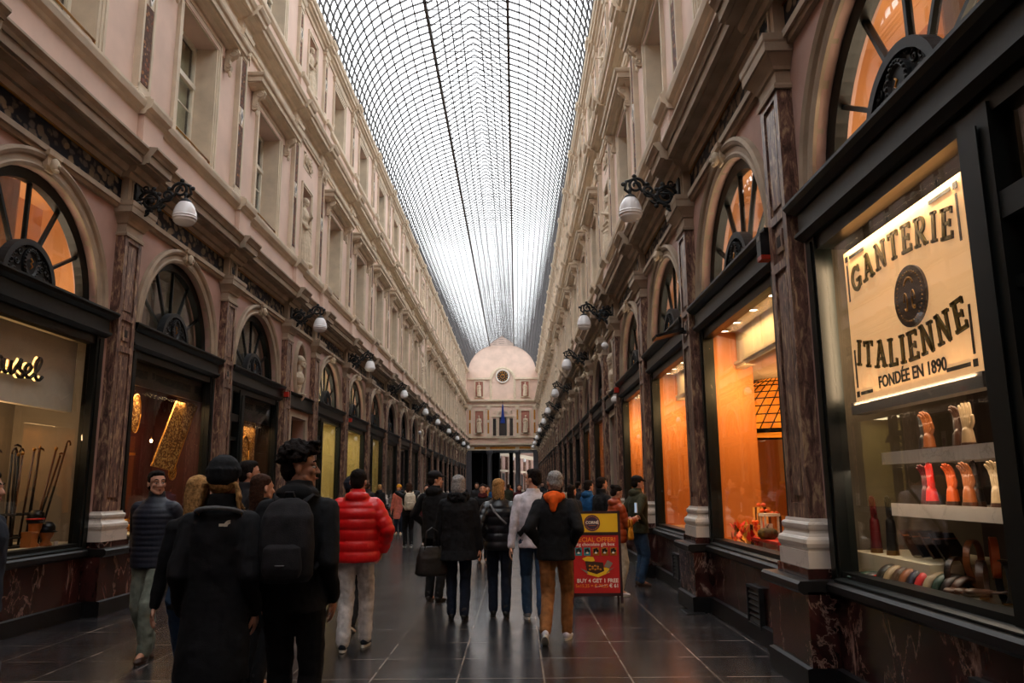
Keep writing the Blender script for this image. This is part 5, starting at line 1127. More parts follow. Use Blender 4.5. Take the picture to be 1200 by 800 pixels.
for k in (-1, 0, 1):
    c = bc(k)
    for j, dy in enumerate((-1.2,-.5,.2,.9,1.45)):
        y = c+dy; P = w('R')(y, -.27, 3.56); t = thing('downlight', '%s ceiling spot from the camera in the %s orange window' % (ORD[j], ORD[k+1]), 'lamp', P, 0, 'orange shop downlights')
        q = MB(); q.lathe((0,0,0), [(.075,-.0),(.078,-.02),(.055,-.025),(.05,-.01)], 18); obj('rim', q, MT['white'], t); q = MB(); q.lathe((0,0,0), [(.05,-.012),(.05,-.016)], 18, False); obj('lens', q, MT['spot'], t)
    area('downlight_beam', w('R')(c, -.28, 3.50), .12, WARM, 26, (0,0,0), 2.6)
    area('window_glow', w('R')(c+1.0, -.40, 2.9), .5, WARM, 16, (PI*.25,0,0), .5)
point('shop_glow', w('R')(9.5, -2.4, 2.6), (1,.5,.2), 60, .2); point('shop_glow', w('R')(14, -2.4, 2.6), (1,.5,.2), 60, .2)
# stained glass lamp
t = thing('stained_glass_dome', 'amber stained-glass dome with black leading inside the orange shop', 'lamp', w('R')(12.6, -1.75, 2.35))
q = MB(); q.lathe((0,0,0), [(1.0,0),(.98,.25),(.88,.5),(.66,.72),(.36,.86),(.05,.9)], 32); obj('glass_shade', q, emit('amber glass', (255,136,30), 1.1, .6, 4), t)
q = MB()
for k in range(40):
    a = 2*PI*k/40; q.tube([(r_*math.cos(a+z_*.5)*1.01, r_*math.sin(a+z_*.5)*1.01, z_) for r_, z_ in ((1.0,0),(.98,.25),(.88,.5),(.66,.72),(.36,.86))], .009, 5)
for r_, z_ in ((1.0,0),(.99,.12),(.98,.25),(.94,.38),(.88,.5),(.78,.61),(.66,.72),(.5,.8)): q.tube([(r_*1.01*math.cos(2*PI*j/32), r_*1.01*math.sin(2*PI*j/32), z_) for j in range(33)], .009 if z_ else .035, 5)
obj('leading', q, MT['black'], t)
rnd = random.Random(5)
i = 0
for a in range(5):
    for b_ in range(3):
        y = 14.0+a*.62+rnd.uniform(-.08,.08); z = 1.35+b_*.55; t = thing('picture_frame', 'small framed picture on the amber wall, %s row up, %s in the row' % (ORD[b_], ORD[a]), 'picture', w('R')(y, -4.12, z), PI/2, 'pictures on the amber wall')
        q = MB(); q.box(-.2,.2,0,.03,-.2,.2); obj('frame', q, MT['wood'], t); q = MB(); q.box(-.16,.16,.03,.035,-.16,.16); obj('print', q, plain('print %d' % i, (200-20*(i % 4),150-12*(i % 5),80), .6), t); i += 1
# dark display cabinet in the second orange bay
t = thing('display_cabinet', 'dark wooden display cabinet with round chocolate tins in the second orange window', 'cabinet', w('R')(11.9, -.35, .82), PI/2)
q = MB(); q.box(-.55,-.5,-.12,.12,0,1.15); q.box(.5,.55,-.12,.12,0,1.15); q.box(-.55,.55,-.12,-.10,0,1.15)
for z in (0,.38,.76,1.12): q.box(-.5,.5,-.12,.12,z,z+.03)
obj('case', q, MT['wood'], t)
for r_ in range(3):
    for c_ in range(5): o = link('chocolate_tin', None, None, w('R')(11.5+c_*.2, -.33, .86+.38*r_)); tag(o, 'round gold tin in the dark cabinet, %s shelf up, %s from the camera' % (ORD[r_], ORD[c_]), 'tin', 'tins in the cabinet'); q = MB(); q.lathe((0,0,0),[(.06,0),(.06,.09)],14,False); obj('tin_body', q, MT['gold'], o); q = MB(); q.lathe((0,0,0),[(.064,.09),(.064,.105),(.05,.11)],14,False); obj('lid', q, MT['red'], o)
# goods in the first orange window
OR2 = plain('orange ribbon', (226,84,20), .5); RD = plain('signal red paper', (206,36,16), .45)
def WP(y, p, z): return w('R')(y, p, z)
area('goods_fill', w('R')(9.0, -.10, 1.5), .1, WARM2, 5, (0,0,0), 1.4)  # low fill light added to brighten the goods, no fixture modelled
t = thing('paper_tray', 'bright red paper tray in the orange shop window', 'tray', WP(8.55,-.26,.87)); q = MB(); q.box(-.13,.13,-.42,.42,.08,.11); q.box(-.10,.10,-.38,-.34,0,.08); q.box(-.10,.10,.34,.38,0,.08); obj('tray_top', q, RD, t)
for i, (y, p, h_) in enumerate(((9.2,-.36,.36),(9.45,-.40,.42),(8.98,-.40,.34),(9.05,-.2,.24))):
    t = thing('gift_box', 'orange ribboned chocolate box, %s from the camera in the orange window' % ORD[3-i], 'box', WP(y,p,.87), .2*i, 'orange gift boxes'); q = MB(); q.box(-.07,.07,-.08,.08,0,h_); obj('carton', q, MT['orange'], t)
    q = MB(); q.box(-.073,.073,-.02,.02,0,h_+.003); q.box(-.02,.02,-.083,.083,0,h_+.003); obj('ribbon', q, MT['wood'], t); q = MB()
    for s in (-1,1): q.ell((s*.03,0,h_+.03),(.03,.015,.02),8,6)
    obj('bow', q, OR2, t)
for i, y in enumerate((9.55,9.7,9.38,9.15,8.95)):
    rnd = random.Random(i); q = MB()
    for k in range(26):
        a, r_ = rnd.uniform(0,2*PI), rnd.uniform(.01,.10); M_ = Matrix.Scale(1.5,4) @ Matrix.Translation((r_*math.cos(a), r_*math.sin(a), rnd.uniform(.02,.15))) @ Matrix.Rotation(rnd.uniform(0,6),4,'Z') @ Matrix.Rotation(rnd.uniform(-1,1),4,'X')
        q.merge(MB().prism([(0,-.03),(.014,-.012),(.022,.0),(.012,.01),(.008,.03),(0,.045),(-.008,.03),(-.012,.01),(-.022,0),(-.014,-.012)], -.001, .001), M_)
    o = link('maple_leaves', q.mesh('leaves', (OR2, RD, MT['gold'])[i % 3]), None, WP(y, -.2-.03*(i % 2), .87)); tag(o, 'bunch of paper autumn leaves, %s nearest the far jamb of the orange window' % ORD[i], 'decoration', 'leaf bunches')
t = thing('pumpkin', 'small green ribbed pumpkin in the orange shop window', 'pumpkin', WP(8.62,-.20,.98)); q = MB()
q.rings([[((r_*(1+.07*math.cos(8*a)))*math.cos(a), (r_*(1+.07*math.cos(8*a)))*math.sin(a), z) for a in [2*PI*j/48 for j in range(48)]] for r_, z in ((.02,.01),(.07,0),(.10,.03),(.105,.06),(.09,.095),(.05,.115),(.015,.11))], True, True); obj('flesh', q, C['olive'], t); q = MB(); q.tube([(0,0,.1),(.0,.01,.13),(.02,.02,.15)], [.014,.01,.008], 6); obj('stem', q, MT['wood'], t)
t = thing('lantern', 'white two-tier lantern stand in the orange shop window', 'lantern', WP(8.85,-.30,.87)); q = MB()
q.box(-.08,.08,-.08,.08,.0,.16); 
for s in (-1,1):
    for u in (-1,1): q.box(s*.07-.01,s*.07+.01,u*.07-.01,u*.07+.01,.16,.34)
q.box(-.09,.09,-.09,.09,.34,.37); obj('lantern_frame', q, MT['white'], t); q = MB(); q.lathe((0,0,0),[(.03,.16),(.03,.26)],12,False); obj('candle', q, MT['milk'], t)
t = thing('price_card', 'tall narrow pale card standing in the orange shop window', 'card', WP(8.35,-.5,.87), .4); q = MB(); q.box(-.06,.06,-.005,.005,0,.42); q.box(-.06,.06,-.05,.05,0,.01); obj('card_board', q, MT['cream'], t)
# fanlights' lofts
for side, k, mt, lit in (('R',-2,'tan',42),('R',-1,'tan',30),('R',0,'tan',24),('R',1,'tan',18),('L',-1,'tan',40),('L',0,'grey',2),('L',1,'grey',1),('L',3,'cream',26),('L',4,'cream',26),('L',5,'tan',9)): loft(side, bc(k), MT[mt], lit)
for side in 'LR':
    for k in list(range(3, 9))+list(range(10, 16))+list(range(17, 20)):
        if (side, k) not in (('L',3),('L',4),('L',5)): loft(side, bc(k), MT['dark'] if k % 3 else MT['grey'], 0)
# curtains behind the two nearest fanlights
def curtain(side, k, y0, y1, z0, z1, label, mat, p=-.55, amp=.035, n=40):
    q = MB(); fr_, bk_ = [], []
    for j in range(n+1):
        y = y0+(y1-y0)*j/n; pp = p+amp*math.sin(j*1.35)+amp*.4*math.sin(j*.6); fr_.append((y,pp))
    W_ = w(side); pl_ = fr_+[(y, pp-.012) for y, pp in reversed(fr_)]
    q.rings([[W_(y,pp,z) for y, pp in pl_] for z in (z0, z1)]); o = obj('curtain', q, mat); return tag(o, label, 'curtain')
TC = plain('tan curtain', (168,116,76), .8)
curtain('L',-1,bc(-1)-1.2,bc(-1)+.45,3.65,5.3,'tan gathered curtain behind the fanlight of the cane shop', TC)
curtain('R',-2,bc(-2)-1.3,bc(-2)+.3,3.65,5.3,'tan gathered curtain behind the fanlight of the glove shop', TC)
# ------------------------------------------------------------------ glove shop
y0, y1 = 3.0, PY[-1]-.1
room('R', y0, y1, 1.3, plain('greige side wall', (84,76,64), .6), .86, back=plain('deep brown display back', (34,22,18), .6), ceil=MT['dark'])
CREAML = plain('cream sign board', (255,226,176), .5, var=0)
t = thing('lightbox_sign', 'backlit cream sign with arched olive lettering and a round badge in the glove shop window', 'sign', (XR+.12, 5.15, 2.16))
q = MB(); q.box(0,.05,-.83,.83,0,1.18); obj('board', q, emit('backlit board', (255,200,140), .36), t)
q = MB(); q.box(-.03,.08,-.86,.86,-.09,0); obj('lower_rail', q, MT['grey'], t)
inv = Matrix.Translation((-(XR+.12), -5.15, -2.16))
OL = plain('olive gilt lettering', (112,92,36), .4, .3); BK = plain('black lettering', (16,14,12), .5, var=0)
def bar2(p, x0, z0, x1, z1, t_):
    d = Vector((x1-x0, z1-z0)); n_ = Vector((-d.y, d.x)).normalized()*t_/2; return p.append([(x0+n_.x,z0+n_.y),(x1+n_.x,z1+n_.y),(x1-n_.x,z1-n_.y),(x0-n_.x,z0-n_.y)])
def arcp(p, cx_, cz_, rx, rz, t0, t1, t_, n=12):
    for i in range(n):
        a, b_ = t0+(t1-t0)*i/n, t0+(t1-t0)*(i+1)/n
        p.append([(cx_+(rx+s*t_/2)*math.cos(q_), cz_+(rz+s*t_/2)*math.sin(q_)) for s, q_ in ((1,a),(1,b_),(-1,b_),(-1,a))])
def slab(ch):
    p = []; T = .17; S = .10
    def serif(x, z): bar2(p, x-.17, z, x+.17, z, S)
    if ch == 'I': bar2(p,.2,0,.2,1,T); serif(.2,.05); serif(.2,.95); wd_ = .4
    if ch == 'T': bar2(p,.38,0,.38,1,T); bar2(p,.02,.94,.74,.94,.12); serif(.38,.05); bar2(p,.06,.78,.06,1,.09); bar2(p,.70,.78,.70,1,.09); wd_ = .76
    if ch == 'E': bar2(p,.18,0,.18,1,T); bar2(p,0,.05,.66,.05,.12); bar2(p,0,.94,.64,.94,.12); bar2(p,.18,.5,.5,.5,.11); bar2(p,.62,0,.62,.24,.09); bar2(p,.60,.78,.60,1,.09); bar2(p,.5,.38,.5,.62,.08); wd_ = .68
    if ch == 'L': bar2(p,.18,0,.18,1,T); bar2(p,0,.05,.62,.05,.12); bar2(p,.58,0,.58,.26,.09); serif(.18,.95); wd_ = .66
    if ch == 'N': bar2(p,.16,0,.16,1,.13); bar2(p,.68,0,.68,1,.13); bar2(p,.14,.98,.70,.02,.18); serif(.16,.05); bar2(p,.0,.95,.24,.95,S); serif(.68,.95); wd_ = .84
    if ch == 'A': bar2(p,.14,0,.42,1,.11); bar2(p,.72,0,.42,1,.18); bar2(p,.2,.32,.66,.32,.10); serif(.12,.05); serif(.72,.05); bar2(p,.24,.95,.5,.95,S); wd_ = .86
    if ch == 'R': bar2(p,.18,0,.18,1,T); bar2(p,.0,.94,.4,.94,.12); bar2(p,.18,.48,.42,.48,.11); arcp(p,.42,.71,.2,.23,-PI/2,PI/2,.14); bar2(p,.36,.46,.68,.03,.17); serif(.18,.05); bar2(p,.58,.05,.82,.05,S); wd_ = .8
    if ch == 'G': arcp(p,.42,.5,.33,.43,PI*.22,PI*1.9,.16,20); bar2(p,.42,.42,.82,.42,.11); bar2(p,.71,.1,.71,.44,.15); bar2(p,.70,.70,.70,.98,.10); wd_ = .84
    return p, wd_
def sign_word(word, arcfn, h_, gap, total):
    gl = [slab(c) for c in word]; tot = sum(g[1] for g in gl)*h_; gap = (total-tot)/(len(gl)-1); x = -total/2; dk, gd = MB(), MB()
    for p, wd_ in gl:
        c_ = x+wd_*h_/2; zz, tl = arcfn(c_)
        for mbx, ext, off in ((dk, 0, .008), (gd, .004, 0)):
            M_ = right_sign(-.12+.004+ext, 5.15, 2.16) @ Matrix.Translation((c_+ (off*.9 if off else 0), zz-(off*.5), 0)) @ Matrix.Rotation(tl, 4, 'Z')
            for poly in p:
                cxx = sum(a for a, b_ in poly)/4; czz = sum(b_ for a, b_ in poly)/4; pts = []
                for a, b_ in poly: pts.append(((a-wd_/2)*h_, (b_-.5)*h_))
                A_ = [M_ @ Vector((a, b_, 0)) for a, b_ in pts]; B2 = [M_ @ Vector((a, b_, .004)) for a, b_ in pts]; mbx.add(A_+B2, [(3,2,1,0),(4,5,6,7),(0,1,5,4),(1,2,6,5),(2,3,7,6),(3,0,4,7)])
        x += wd_*h_+gap
    return dk.xf(inv), gd.xf(inv)
for word, fn, tot in (('GANTERIE', lambda x: (.915+.085*(1-(x/.7)**2), -.22*x), 1.42), ('ITALIENNE', lambda x: (.30+.10*(x/.7)**2*.9-.02, .24*x), 1.46)):
    dk, gd = sign_word(word, fn, .195, 0, tot); o = obj('lettering_shadow', dk, BK, t); obj('lettering', gd, OL, t)
q = text_mesh('FONDÉE EN 1890', .118, off=.002).xf(inv @ right_sign(-.12+.004, 5.13, 2.26)); obj('lettering', q, BK, t, 'small black line of lettering and year')
q = MB(); q.rings([[tuple(inv @ right_sign(-.12+e_, 4.98+.02, 2.16+.60) @ Vector((.205*math.cos(a), .205*math.sin(a), 0))) for a in [2*PI*j/36 for j in range(36)]] for e_ in (.002,.02)]); o = obj('round_badge', q, plain('dark badge', (46,38,40), .35, var=.1), t)
q = MB()
for j in range(36): a = 2*PI*j/36; q.ell(tuple(inv @ right_sign(-.12+.022, 5.0, 2.76) @ Vector((.165*math.cos(a), .165*math.sin(a), 0))), (.004,.006,.006), 6, 4)
for k in range(9): a = PI*.15+PI*.7*k/8; q.ell(tuple(inv @ right_sign(-.12+.022, 5.0, 2.82) @ Vector((.06*math.cos(a), .06*math.sin(a), 0))), (.004,.012,.012), 6, 4)
for s in (-1,1): scroll_pts = [tuple(inv @ right_sign(-.12+.022, 5.0, 2.74) @ Vector((s*(.05+.02*math.cos(a)), -.01+.06*math.sin(a), 0))) for a in [k*.5 for k in range(12)]]; q.tube(scroll_pts, .006, 5)
obj('badge_emblem', q, MT['brass'], o)
q = MB()
for s in (-1,1):
    for v_ in (0,1):
        zc, zd = (1.12, -1) if v_ else (.06, 1); X_ = s*.77
        def B3(x0,x1,z0,z1): 
            for vs in [None]: q.merge(MB().box(min(x0,x1),max(x0,x1),min(z0,z1),max(z0,z1),0,.004), inv @ right_sign(-.12+.004, 5.15, 2.16))
        B3(X_-.022*s, X_+.022*s, zc-.022, zc+.022); B3(X_-s*.05, X_-s*(.24 if not v_ and s < 0 else .30), zc-.012, zc+.012); B3(X_-.010, X_+.010, zc+zd*.05, zc+zd*.34)
obj('corner_lines', q, BK, t)
area('sign_light', (XR+.085, 5.15, 3.375), .02, (1,.74,.46), 12, (0,.12,0), 1.6); area('sign_light', (XR+.09, 6.02, 2.76), .02, (1,.70,.42), 9, (PI/2, 0, -.12), 1.1); area('sign_light', (XR+.085, 5.15, 2.14), .02, (1,.70,.42), 5, (PI,-.12,0), 1.6)
area('display_fill', (XR+.30, 5.1, 2.04), .2, (1,.72,.46), 6, (0,0,0), 1.6); area('display_fill', (XR+.26, 5.0, 1.685), .1, (1,.72,.46), 2, (0,.2,0), 1.5); area('display_fill', (XR+.14, 5.3, 1.66), .06, (1,.78,.54), 5, (0,0,0), 1.8)  # fill lights added to brighten the gloves and the window board
# shelves
for nm, z, yy0, yy1, lb in (('display_shelf', 1.70, 4.1, 5.80, 'upper white display shelf with gloved hands in the glove shop window'), ('display_shelf', 1.34, 4.1, 5.72, 'lower white display shelf with red and tan gloved hands')):
    t = thing(nm, lb, 'shelf', (XR+.20, 0, z)); q = MB(); q.prism([(0,0)]*0 or [(.0,0),(.62,0),(.62,.06),(.0,.06)], yy0, yy1); obj('board', q, MT['white'], t); q = MB(); q.box(-.012,0,yy0,yy1,-.012,.075); obj('front_lip', q, MT['white'], t)
t = thing('display_block', 'low cream display block with two long gloves on it', 'plinth', (XR+.18, 5.25, .865)); q = MB(); q.box(0,.7,0,1.25,0,.165); obj('block', q, MT['cream'], t)
t = thing('display_upright', 'cream wooden upright behind the shelves of gloves', 'post', (XR+.75, 5.05, .8)); q = MB(); q.box(0,.06,-.04,.04,0,2.7); obj('post_body', q, MT['cream'], t)
def glove_mesh(long=False, curl=.15):
    q = MB(); L = .24 if long else .10
    q.cap((0,0,.01),(0,0,L),.044,.034); hand(q, (0,0,L), (0,0,1), (0,1,0), 1, curl, True, 1.12); return solid(q, .0045, 1, name='glove')
GM = [glove_mesh(False,.1), glove_mesh(False,.45), glove_mesh(True,.12)]
gc = {n_: plain(n_+' leather', v, .4, var=.1) for n_, v in dict(tan=(136,78,40), red=(190,28,20), darkred=(84,16,20), black=(16,15,16), ivory=(158,138,108), brown=(62,36,22), orange=(184,78,26), navy=(26,30,52), green=(30,58,46), slate=(70,76,82)).items()}
def gl(mi, col, y, p, z, rz, label, grp):
    me = GM[mi].copy(); me.materials.clear(); me.materials.append(gc[col]); t = thing('glove', label, 'glove', w('R')(y, p, z), rz, grp); link('glove_hand', me, t)
    q = MB(); q.lathe((0,0,0), [(.046,0),(.044,.035),(.040,.036)], 14, False); obj('wooden_stand', q, MT['wood'] if mi < 2 else MT['brass'], t)
for i, (c_, y, p) in enumerate((('black',5.62,-.42),('tan',5.42,-.35),('black',5.22,-.44),('brown',5.02,-.34),('ivory',4.86,-.30),('orange',4.66,-.42),('darkred',4.5,-.3))):
    gl(i % 2, c_, y, p, 1.76, PI/2+.25*math.sin(i*2), '%s display glove on the upper shelf, %s from the far end' % (c_.replace('darkred','dark red'), ORD[i]), 'gloves on the upper shelf')
for i, (c_, y, p) in enumerate((('brown',5.60,-.40),('darkred',5.48,-.33),('red',5.36,-.30),('orange',5.18,-.34),('black',5.04,-.42),('tan',4.92,-.30),('brown',4.78,-.42),('ivory',4.66,-.32),('brown',4.5,-.35))):
    gl(i % 2, c_, y, p, 1.40, PI/2+.3*math.sin(i*3), '%s display glove on the lower shelf, %s from the far end' % (c_.replace('darkred','dark red'), ORD[i]), 'gloves on the lower shelf')
gl(2, 'darkred', 6.22, -.28, 1.03, PI/2, 'long wine-coloured glove standing on the display block', None); gl(2, 'black', 6.0, -.30, 1.03, PI/2, 'long black glove standing on the display block', None)
# draped gloves on the window board
cols = ['green','slate','red','black','ivory','brown','tan','navy','red','ivory','green','black','brown']
for i, c_ in enumerate(cols):
    y = 6.02-.085*i; t = thing('folded_glove', '%s glove draped in the row on the window board, %s from the far end' % (c_, ORD[i]), 'glove', w('R')(y, -.14-.012*i, .865), 0, 'draped gloves on the window board')
    q = MB(); hgt = .05 if i < 3 else .125; q.rings([[(r_*math.cos(a), yy, max(.004, hgt*1.0*math.sin(a)*(r_/.12))) for a in [PI*j/10 for j in range(11)]] + [((r_-.02)*math.cos(a), yy, max(.001, (hgt-.02)*math.sin(a)*(r_/.12))) for a in [PI-PI*j/10 for j in range(11)]] for r_, yy in ((.11,-.038),(.12,-.022),(.12,.022),(.11,.038))], True, True)
    obj('palm', q, gc[c_], t); q = MB()
    for f_ in range(4): q.cap((-.10,-.026+.0175*f_,.012),(-.165-.01*(1.5-abs(f_-1.5)),-.028+.019*f_,.010),.010,.009,8)
    obj('fingers', q, gc[c_], t); q = MB(); q.box(.085,.112,-.037,.037,.0,.02); obj('cuff', q, gc['tan' if i % 2 else 'ivory'], t)
for i, (y, z, r_, c_) in enumerate(((5.15,.93,.11,'black'),(5.02,1.03,.12,'tan'),(4.88,.93,.11,'brown'),(4.80,1.06,.12,'orange'),(4.66,.94,.12,'black'))):
    t = thing('belt_coil', '%s leather belt coiled upright, %s toward the mullion post' % (c_, ORD[i]), 'belt', w('R')(y, -.30-.04*(i % 2), .865), .5+.2*i, 'coiled belts')
    q = MB(); q.arc(0, z-.81+.0, [(r_,-.02),(r_,.02),(r_-.008,.02),(r_-.008,-.02)], 0, 2*PI, 30); obj('strap', q, gc[c_], t); q = MB(); q.box(-.02,.02,-.024,.024,z-.81-r_-.006,z-.81-r_+.006); obj('buckle', q, MT['brass'], t)
for i in range(4):
    t = thing('leather_wallet', 'black leather wallet leaning behind the draped gloves, %s from the far end' % ORD[i], 'wallet', w('R')(5.78-.14*i, -.42, 1.05), .3); q = MB(); q.merge(MB().box(-.10,.10,-.008,.008,0,.20), Matrix.Rotation(-.6, 4, 'X')); obj('leather_cover', q, gc['black'] if i % 2 else gc['brown'], t)
    q = MB(); q.merge(MB().box(-.101,.101,-.011,-.007,.15,.16), Matrix.Rotation(-.6, 4, 'X')); obj('stitched_edge', q, gc['tan'], t)
for i in range(3):
    t = thing('suede_glove', 'flat brown suede glove lying by the mullion post, %s of the little heap' % ORD[i], 'glove', w('R')(4.98-.12*i, -.14, .87+.012*i), .4); me = GM[1].copy(); me.materials.clear(); me.materials.append(gc['brown']); o = link('glove_hand', me, t); o.rotation_euler = (PI/2, 0, .5+.2*i); o.location = (0,0,.035); o.scale = (.9,.5,.9)
# ------------------------------------------------------------------ cane shop
y0, y1 = 6.9, PY[0]-.12
room('L', y0, y1, 1.2, plain('beige shop wall', (120,112,100), .6, var=.05), .90)
t = thing('shop_fascia', 'pale grey fascia board across the top of the cane shop window', 'sign', w('L')(10.1, -.34, 2.55)); q = MB(); q.box(0,.10,-3.1,0,0,.91); obj('board', q, plain('pale board', (206,200,184), .55, var=.04), t)
sgn = thing('script_sign', 'backlit black handwritten shop name on the pale fascia of the cane shop', 'sign', w('L')(8.90, -.20, 2.87))
strokes = [ # cursive letters, metres, baseline 0
 [(-.52,.10),(-.50,.02),(-.46,.0),(-.42,.05),(-.41,.12),(-.41,.02),(-.38,.0),(-.34,.05)],
 [(-.34,.05),(-.30,.11),(-.27,.15),(-.28,.06),(-.24,.03),(-.23,-.01),(-.28,-.02),(-.31,.0)],
 [(-.52,.1),(-.56,.13),(-.60,.10),(-.60,.02),(-.56,-.005),(-.53,.03),(-.54,.10),(-.50,.11)],
 [(-.24,.03),(-.19,.03),(-.14,.06),(-.12,.10),(-.15,.125),(-.19,.10),(-.20,.04),(-.17,-.0),(-.12,.0),(-.08,.03)],
 [(-.08,.03),(-.02,.09),(.02,.17),(.01,.205),(-.02,.20),(-.05,.13),(-.055,.05),(-.03,.0),(.01,-.01),(.06,.03)]]
def smooth(p, n=5):
    P = [Vector((a, b_)) for a, b_ in p]; out = []
    for i in range(len(P)-1):
        p0, p1, p2, p3 = P[max(i-1,0)], P[i], P[i+1], P[min(i+2,len(P)-1)]
        for k in range(n):
            u = k/n; out.append(.5*((2*p1)+(p2-p0)*u+(2*p0-5*p1+4*p2-p3)*u*u+(3*p1-p0-3*p2+p3)*u**3))
    return out+[P[-1]]
a_, b_2 = MB(), MB()
for st in strokes:
    sp = smooth([(x+.28, z) for x, z in st]); a_.tube([(0, v.x*1.3, v.y*1.2) for v in sp], .021, 6); b_2.tube([(-.05, v.x*1.3-.008, v.y*1.2+.006) for v in sp], .019, 6)
obj('script_letters', a_, BK, sgn); obj('halo_lighting', b_2, emit('halo light', (255,196,110), 3), sgn)
q = MB()
for y in (-.2,0,.2): q.tube([(0,y,.06),(-.035,y,.06)], .006, 5)
obj('wall_studs', q, MT['iron'], sgn)
m = MB(); 
for (ya, yb, za, zb) in ((9.25,9.95,1.35,2.3),): 
    wbox(m,'L',ya,yb,-1.155,-1.17,za,za+.03); wbox(m,'L',ya,yb,-1.155,-1.17,zb-.03,zb); wbox(m,'L',ya,ya+.03,-1.155,-1.17,za,zb); wbox(m,'L',yb-.03,yb,-1.155,-1.17,za,zb)
struct(num('trim'), m, MT['cream'])
area('cane_shop_light', w('L')(8.8, -.6, 3.45), .5, (1,.86,.68), 5, (0,0,0), 2.4); point('spot_glow', w('L')(9.75, -.95, 2.2), (1,.55,.22), 7, .05); point('spot_glow', w('L')(8.9, -.7, 2.3), (1,.62,.3), 8, .05)
t = thing('umbrella_stand', 'dark oval umbrella stand full of walking sticks in the cane shop window', 'stand', w('L')(9.45, -.42, .90)); q = MB()
q.rings([[(.16*math.cos(a), .50*math.sin(a), z) for a in [2*PI*j/28 for j in range(28)]] for z in (0,.02)]); 
q.tube([(.16*math.cos(a), .50*math.sin(a), .38) for a in [2*PI*j/28 for j in range(29)]], .012, 6); q.tube([(.16*math.cos(a), .50*math.sin(a), .12) for a in [2*PI*j/28 for j in range(29)]], .012, 6)
for j in range(6): a = 2*PI*j/6; q.tube([(.16*math.cos(a), .50*math.sin(a), 0),(.16*math.cos(a), .50*math.sin(a), .38)], .01, 6)
obj('stand_frame', q, MT['iron'], t)
rnd = random.Random(11); kinds = ['crook-handled','knob-topped','T-handled','silver-collared']
for i in range(15):
    y = 8.90+.075*i; lean_ = (i-6)*.022; L_ = 1.06+rnd.uniform(-.02,.14); x_ = rnd.uniform(-.09,.09); kd = i % 4
    t = thing('walking_stick', 'dark %s walking stick in the stand, %s from the camera' % (kinds[kd], ORD[i]), 'walking stick', w('L')(y, -.42+x_, .92), 0, 'walking sticks in the stand')
    top_ = (rnd.uniform(-.05,.05), lean_*L_+.05*(i > 11)*4, L_); q = MB(); q.tube([(0,0,0), top_], .0135, 7); obj('shaft', q, MT['wood'] if i % 4 == 1 else MT['black'], t)
    q = MB(); T_ = Vector(top_)
    if kd == 0: q.tube([T_, T_+Vector((0,.0,.03)), T_+Vector((0,.025,.065)), T_+Vector((0,.06,.07)), T_+Vector((0,.085,.04)), T_+Vector((0,.085,.01))], .011, 7)
    elif kd == 1: q.ell(T_+Vector((0,0,.02)), (.022,.022,.026), 10, 7)
    elif kd == 2: q.tube([T_+Vector((0,-.03,.02)), T_+Vector((0,.02,.03)), T_+Vector((0,.08,.02)), T_+Vector((0,.10,.0))], [.009,.014,.012,.007], 7)
    else: q.lathe(T_, [(.010,-.05),(.013,-.04),(.012,.0),(.018,.02),(.012,.04),(.003,.045)], 10)
    obj('handle', q, MT['brass'] if kd in (1,3) else MT['wood'], t)
AMB = plain('amber wood', (176,104,48), .35)
for i, (y, p, z, hatc) in enumerate(((9.52,-.22,.90,'redcap'),(9.68,-.16,.90,'cap'))):
    t = thing('hat_block', ('amber wooden hat block wearing a red and black cap' if i == 0 else 'amber wooden hat block wearing a dark knitted cap')+' in the cane shop window', 'hat stand', w('L')(y, p, z), 0)
    q = MB(); hh_ = .34 if i == 0 else .20; q.lathe((0,0,0), [(.07,0),(.07,.02),(.045,.05),(.05,hh_*.4),(.075,hh_*.62),(.085,hh_*.85),(.07,hh_+.02),(.03,hh_+.06)], 20); obj('block', q, AMB, t)
    q = MB(); q.lathe((0,0,0), [(.088,hh_*.80),(.094,hh_*.9),(.09,hh_+.03),(.05,hh_+.08),(.005,hh_+.09)], 20); q.ell((.07,0,hh_*.84),(.06,.06,.012),12,6); obj('cap_crown', q, MT['black'], t)
    if i == 0: q = MB(); q.tube([(.094*math.cos(a), .094*math.sin(a), hh_*.95) for a in [2*PI*j/20 for j in range(21)]], .010, 6); obj('red_band', q, RD, t)
t = thing('leather_stool', 'small amber wooden block at the foot of the walking sticks', 'block', w('L')(9.36,-.2,.90)); q = MB(); q.stack(.06,.10,[(0,0),(.16,0),(.17,.01),(.18,.0)],back=-.02); obj('block_body', q, AMB, t)
t = thing('price_card', 'small white card on the cane shop window board', 'card', w('L')(9.72,-.06,.90)); q = MB(); q.box(-.004,.004,-.04,.04,0,.05); q.box(-.03,.004,-.04,.04,0,.004); obj('card_board', q, MT['white'], t)
t = thing('portrait_print', 'black and amber poster leaning inside the cane shop', 'poster', w('L')(8.95,-.95,1.6), 0); q = MB(); q.box(-.01,.01,-.25,.25,0,.8); obj('print_board', q, MT['gold'], t); q = MB(); q.box(.01,.013,-.05,.12,.2,.7); q.ell((.011,.03,.7),(.004,.12,.1),12,8); obj('silhouette', q, MT['black'], t)
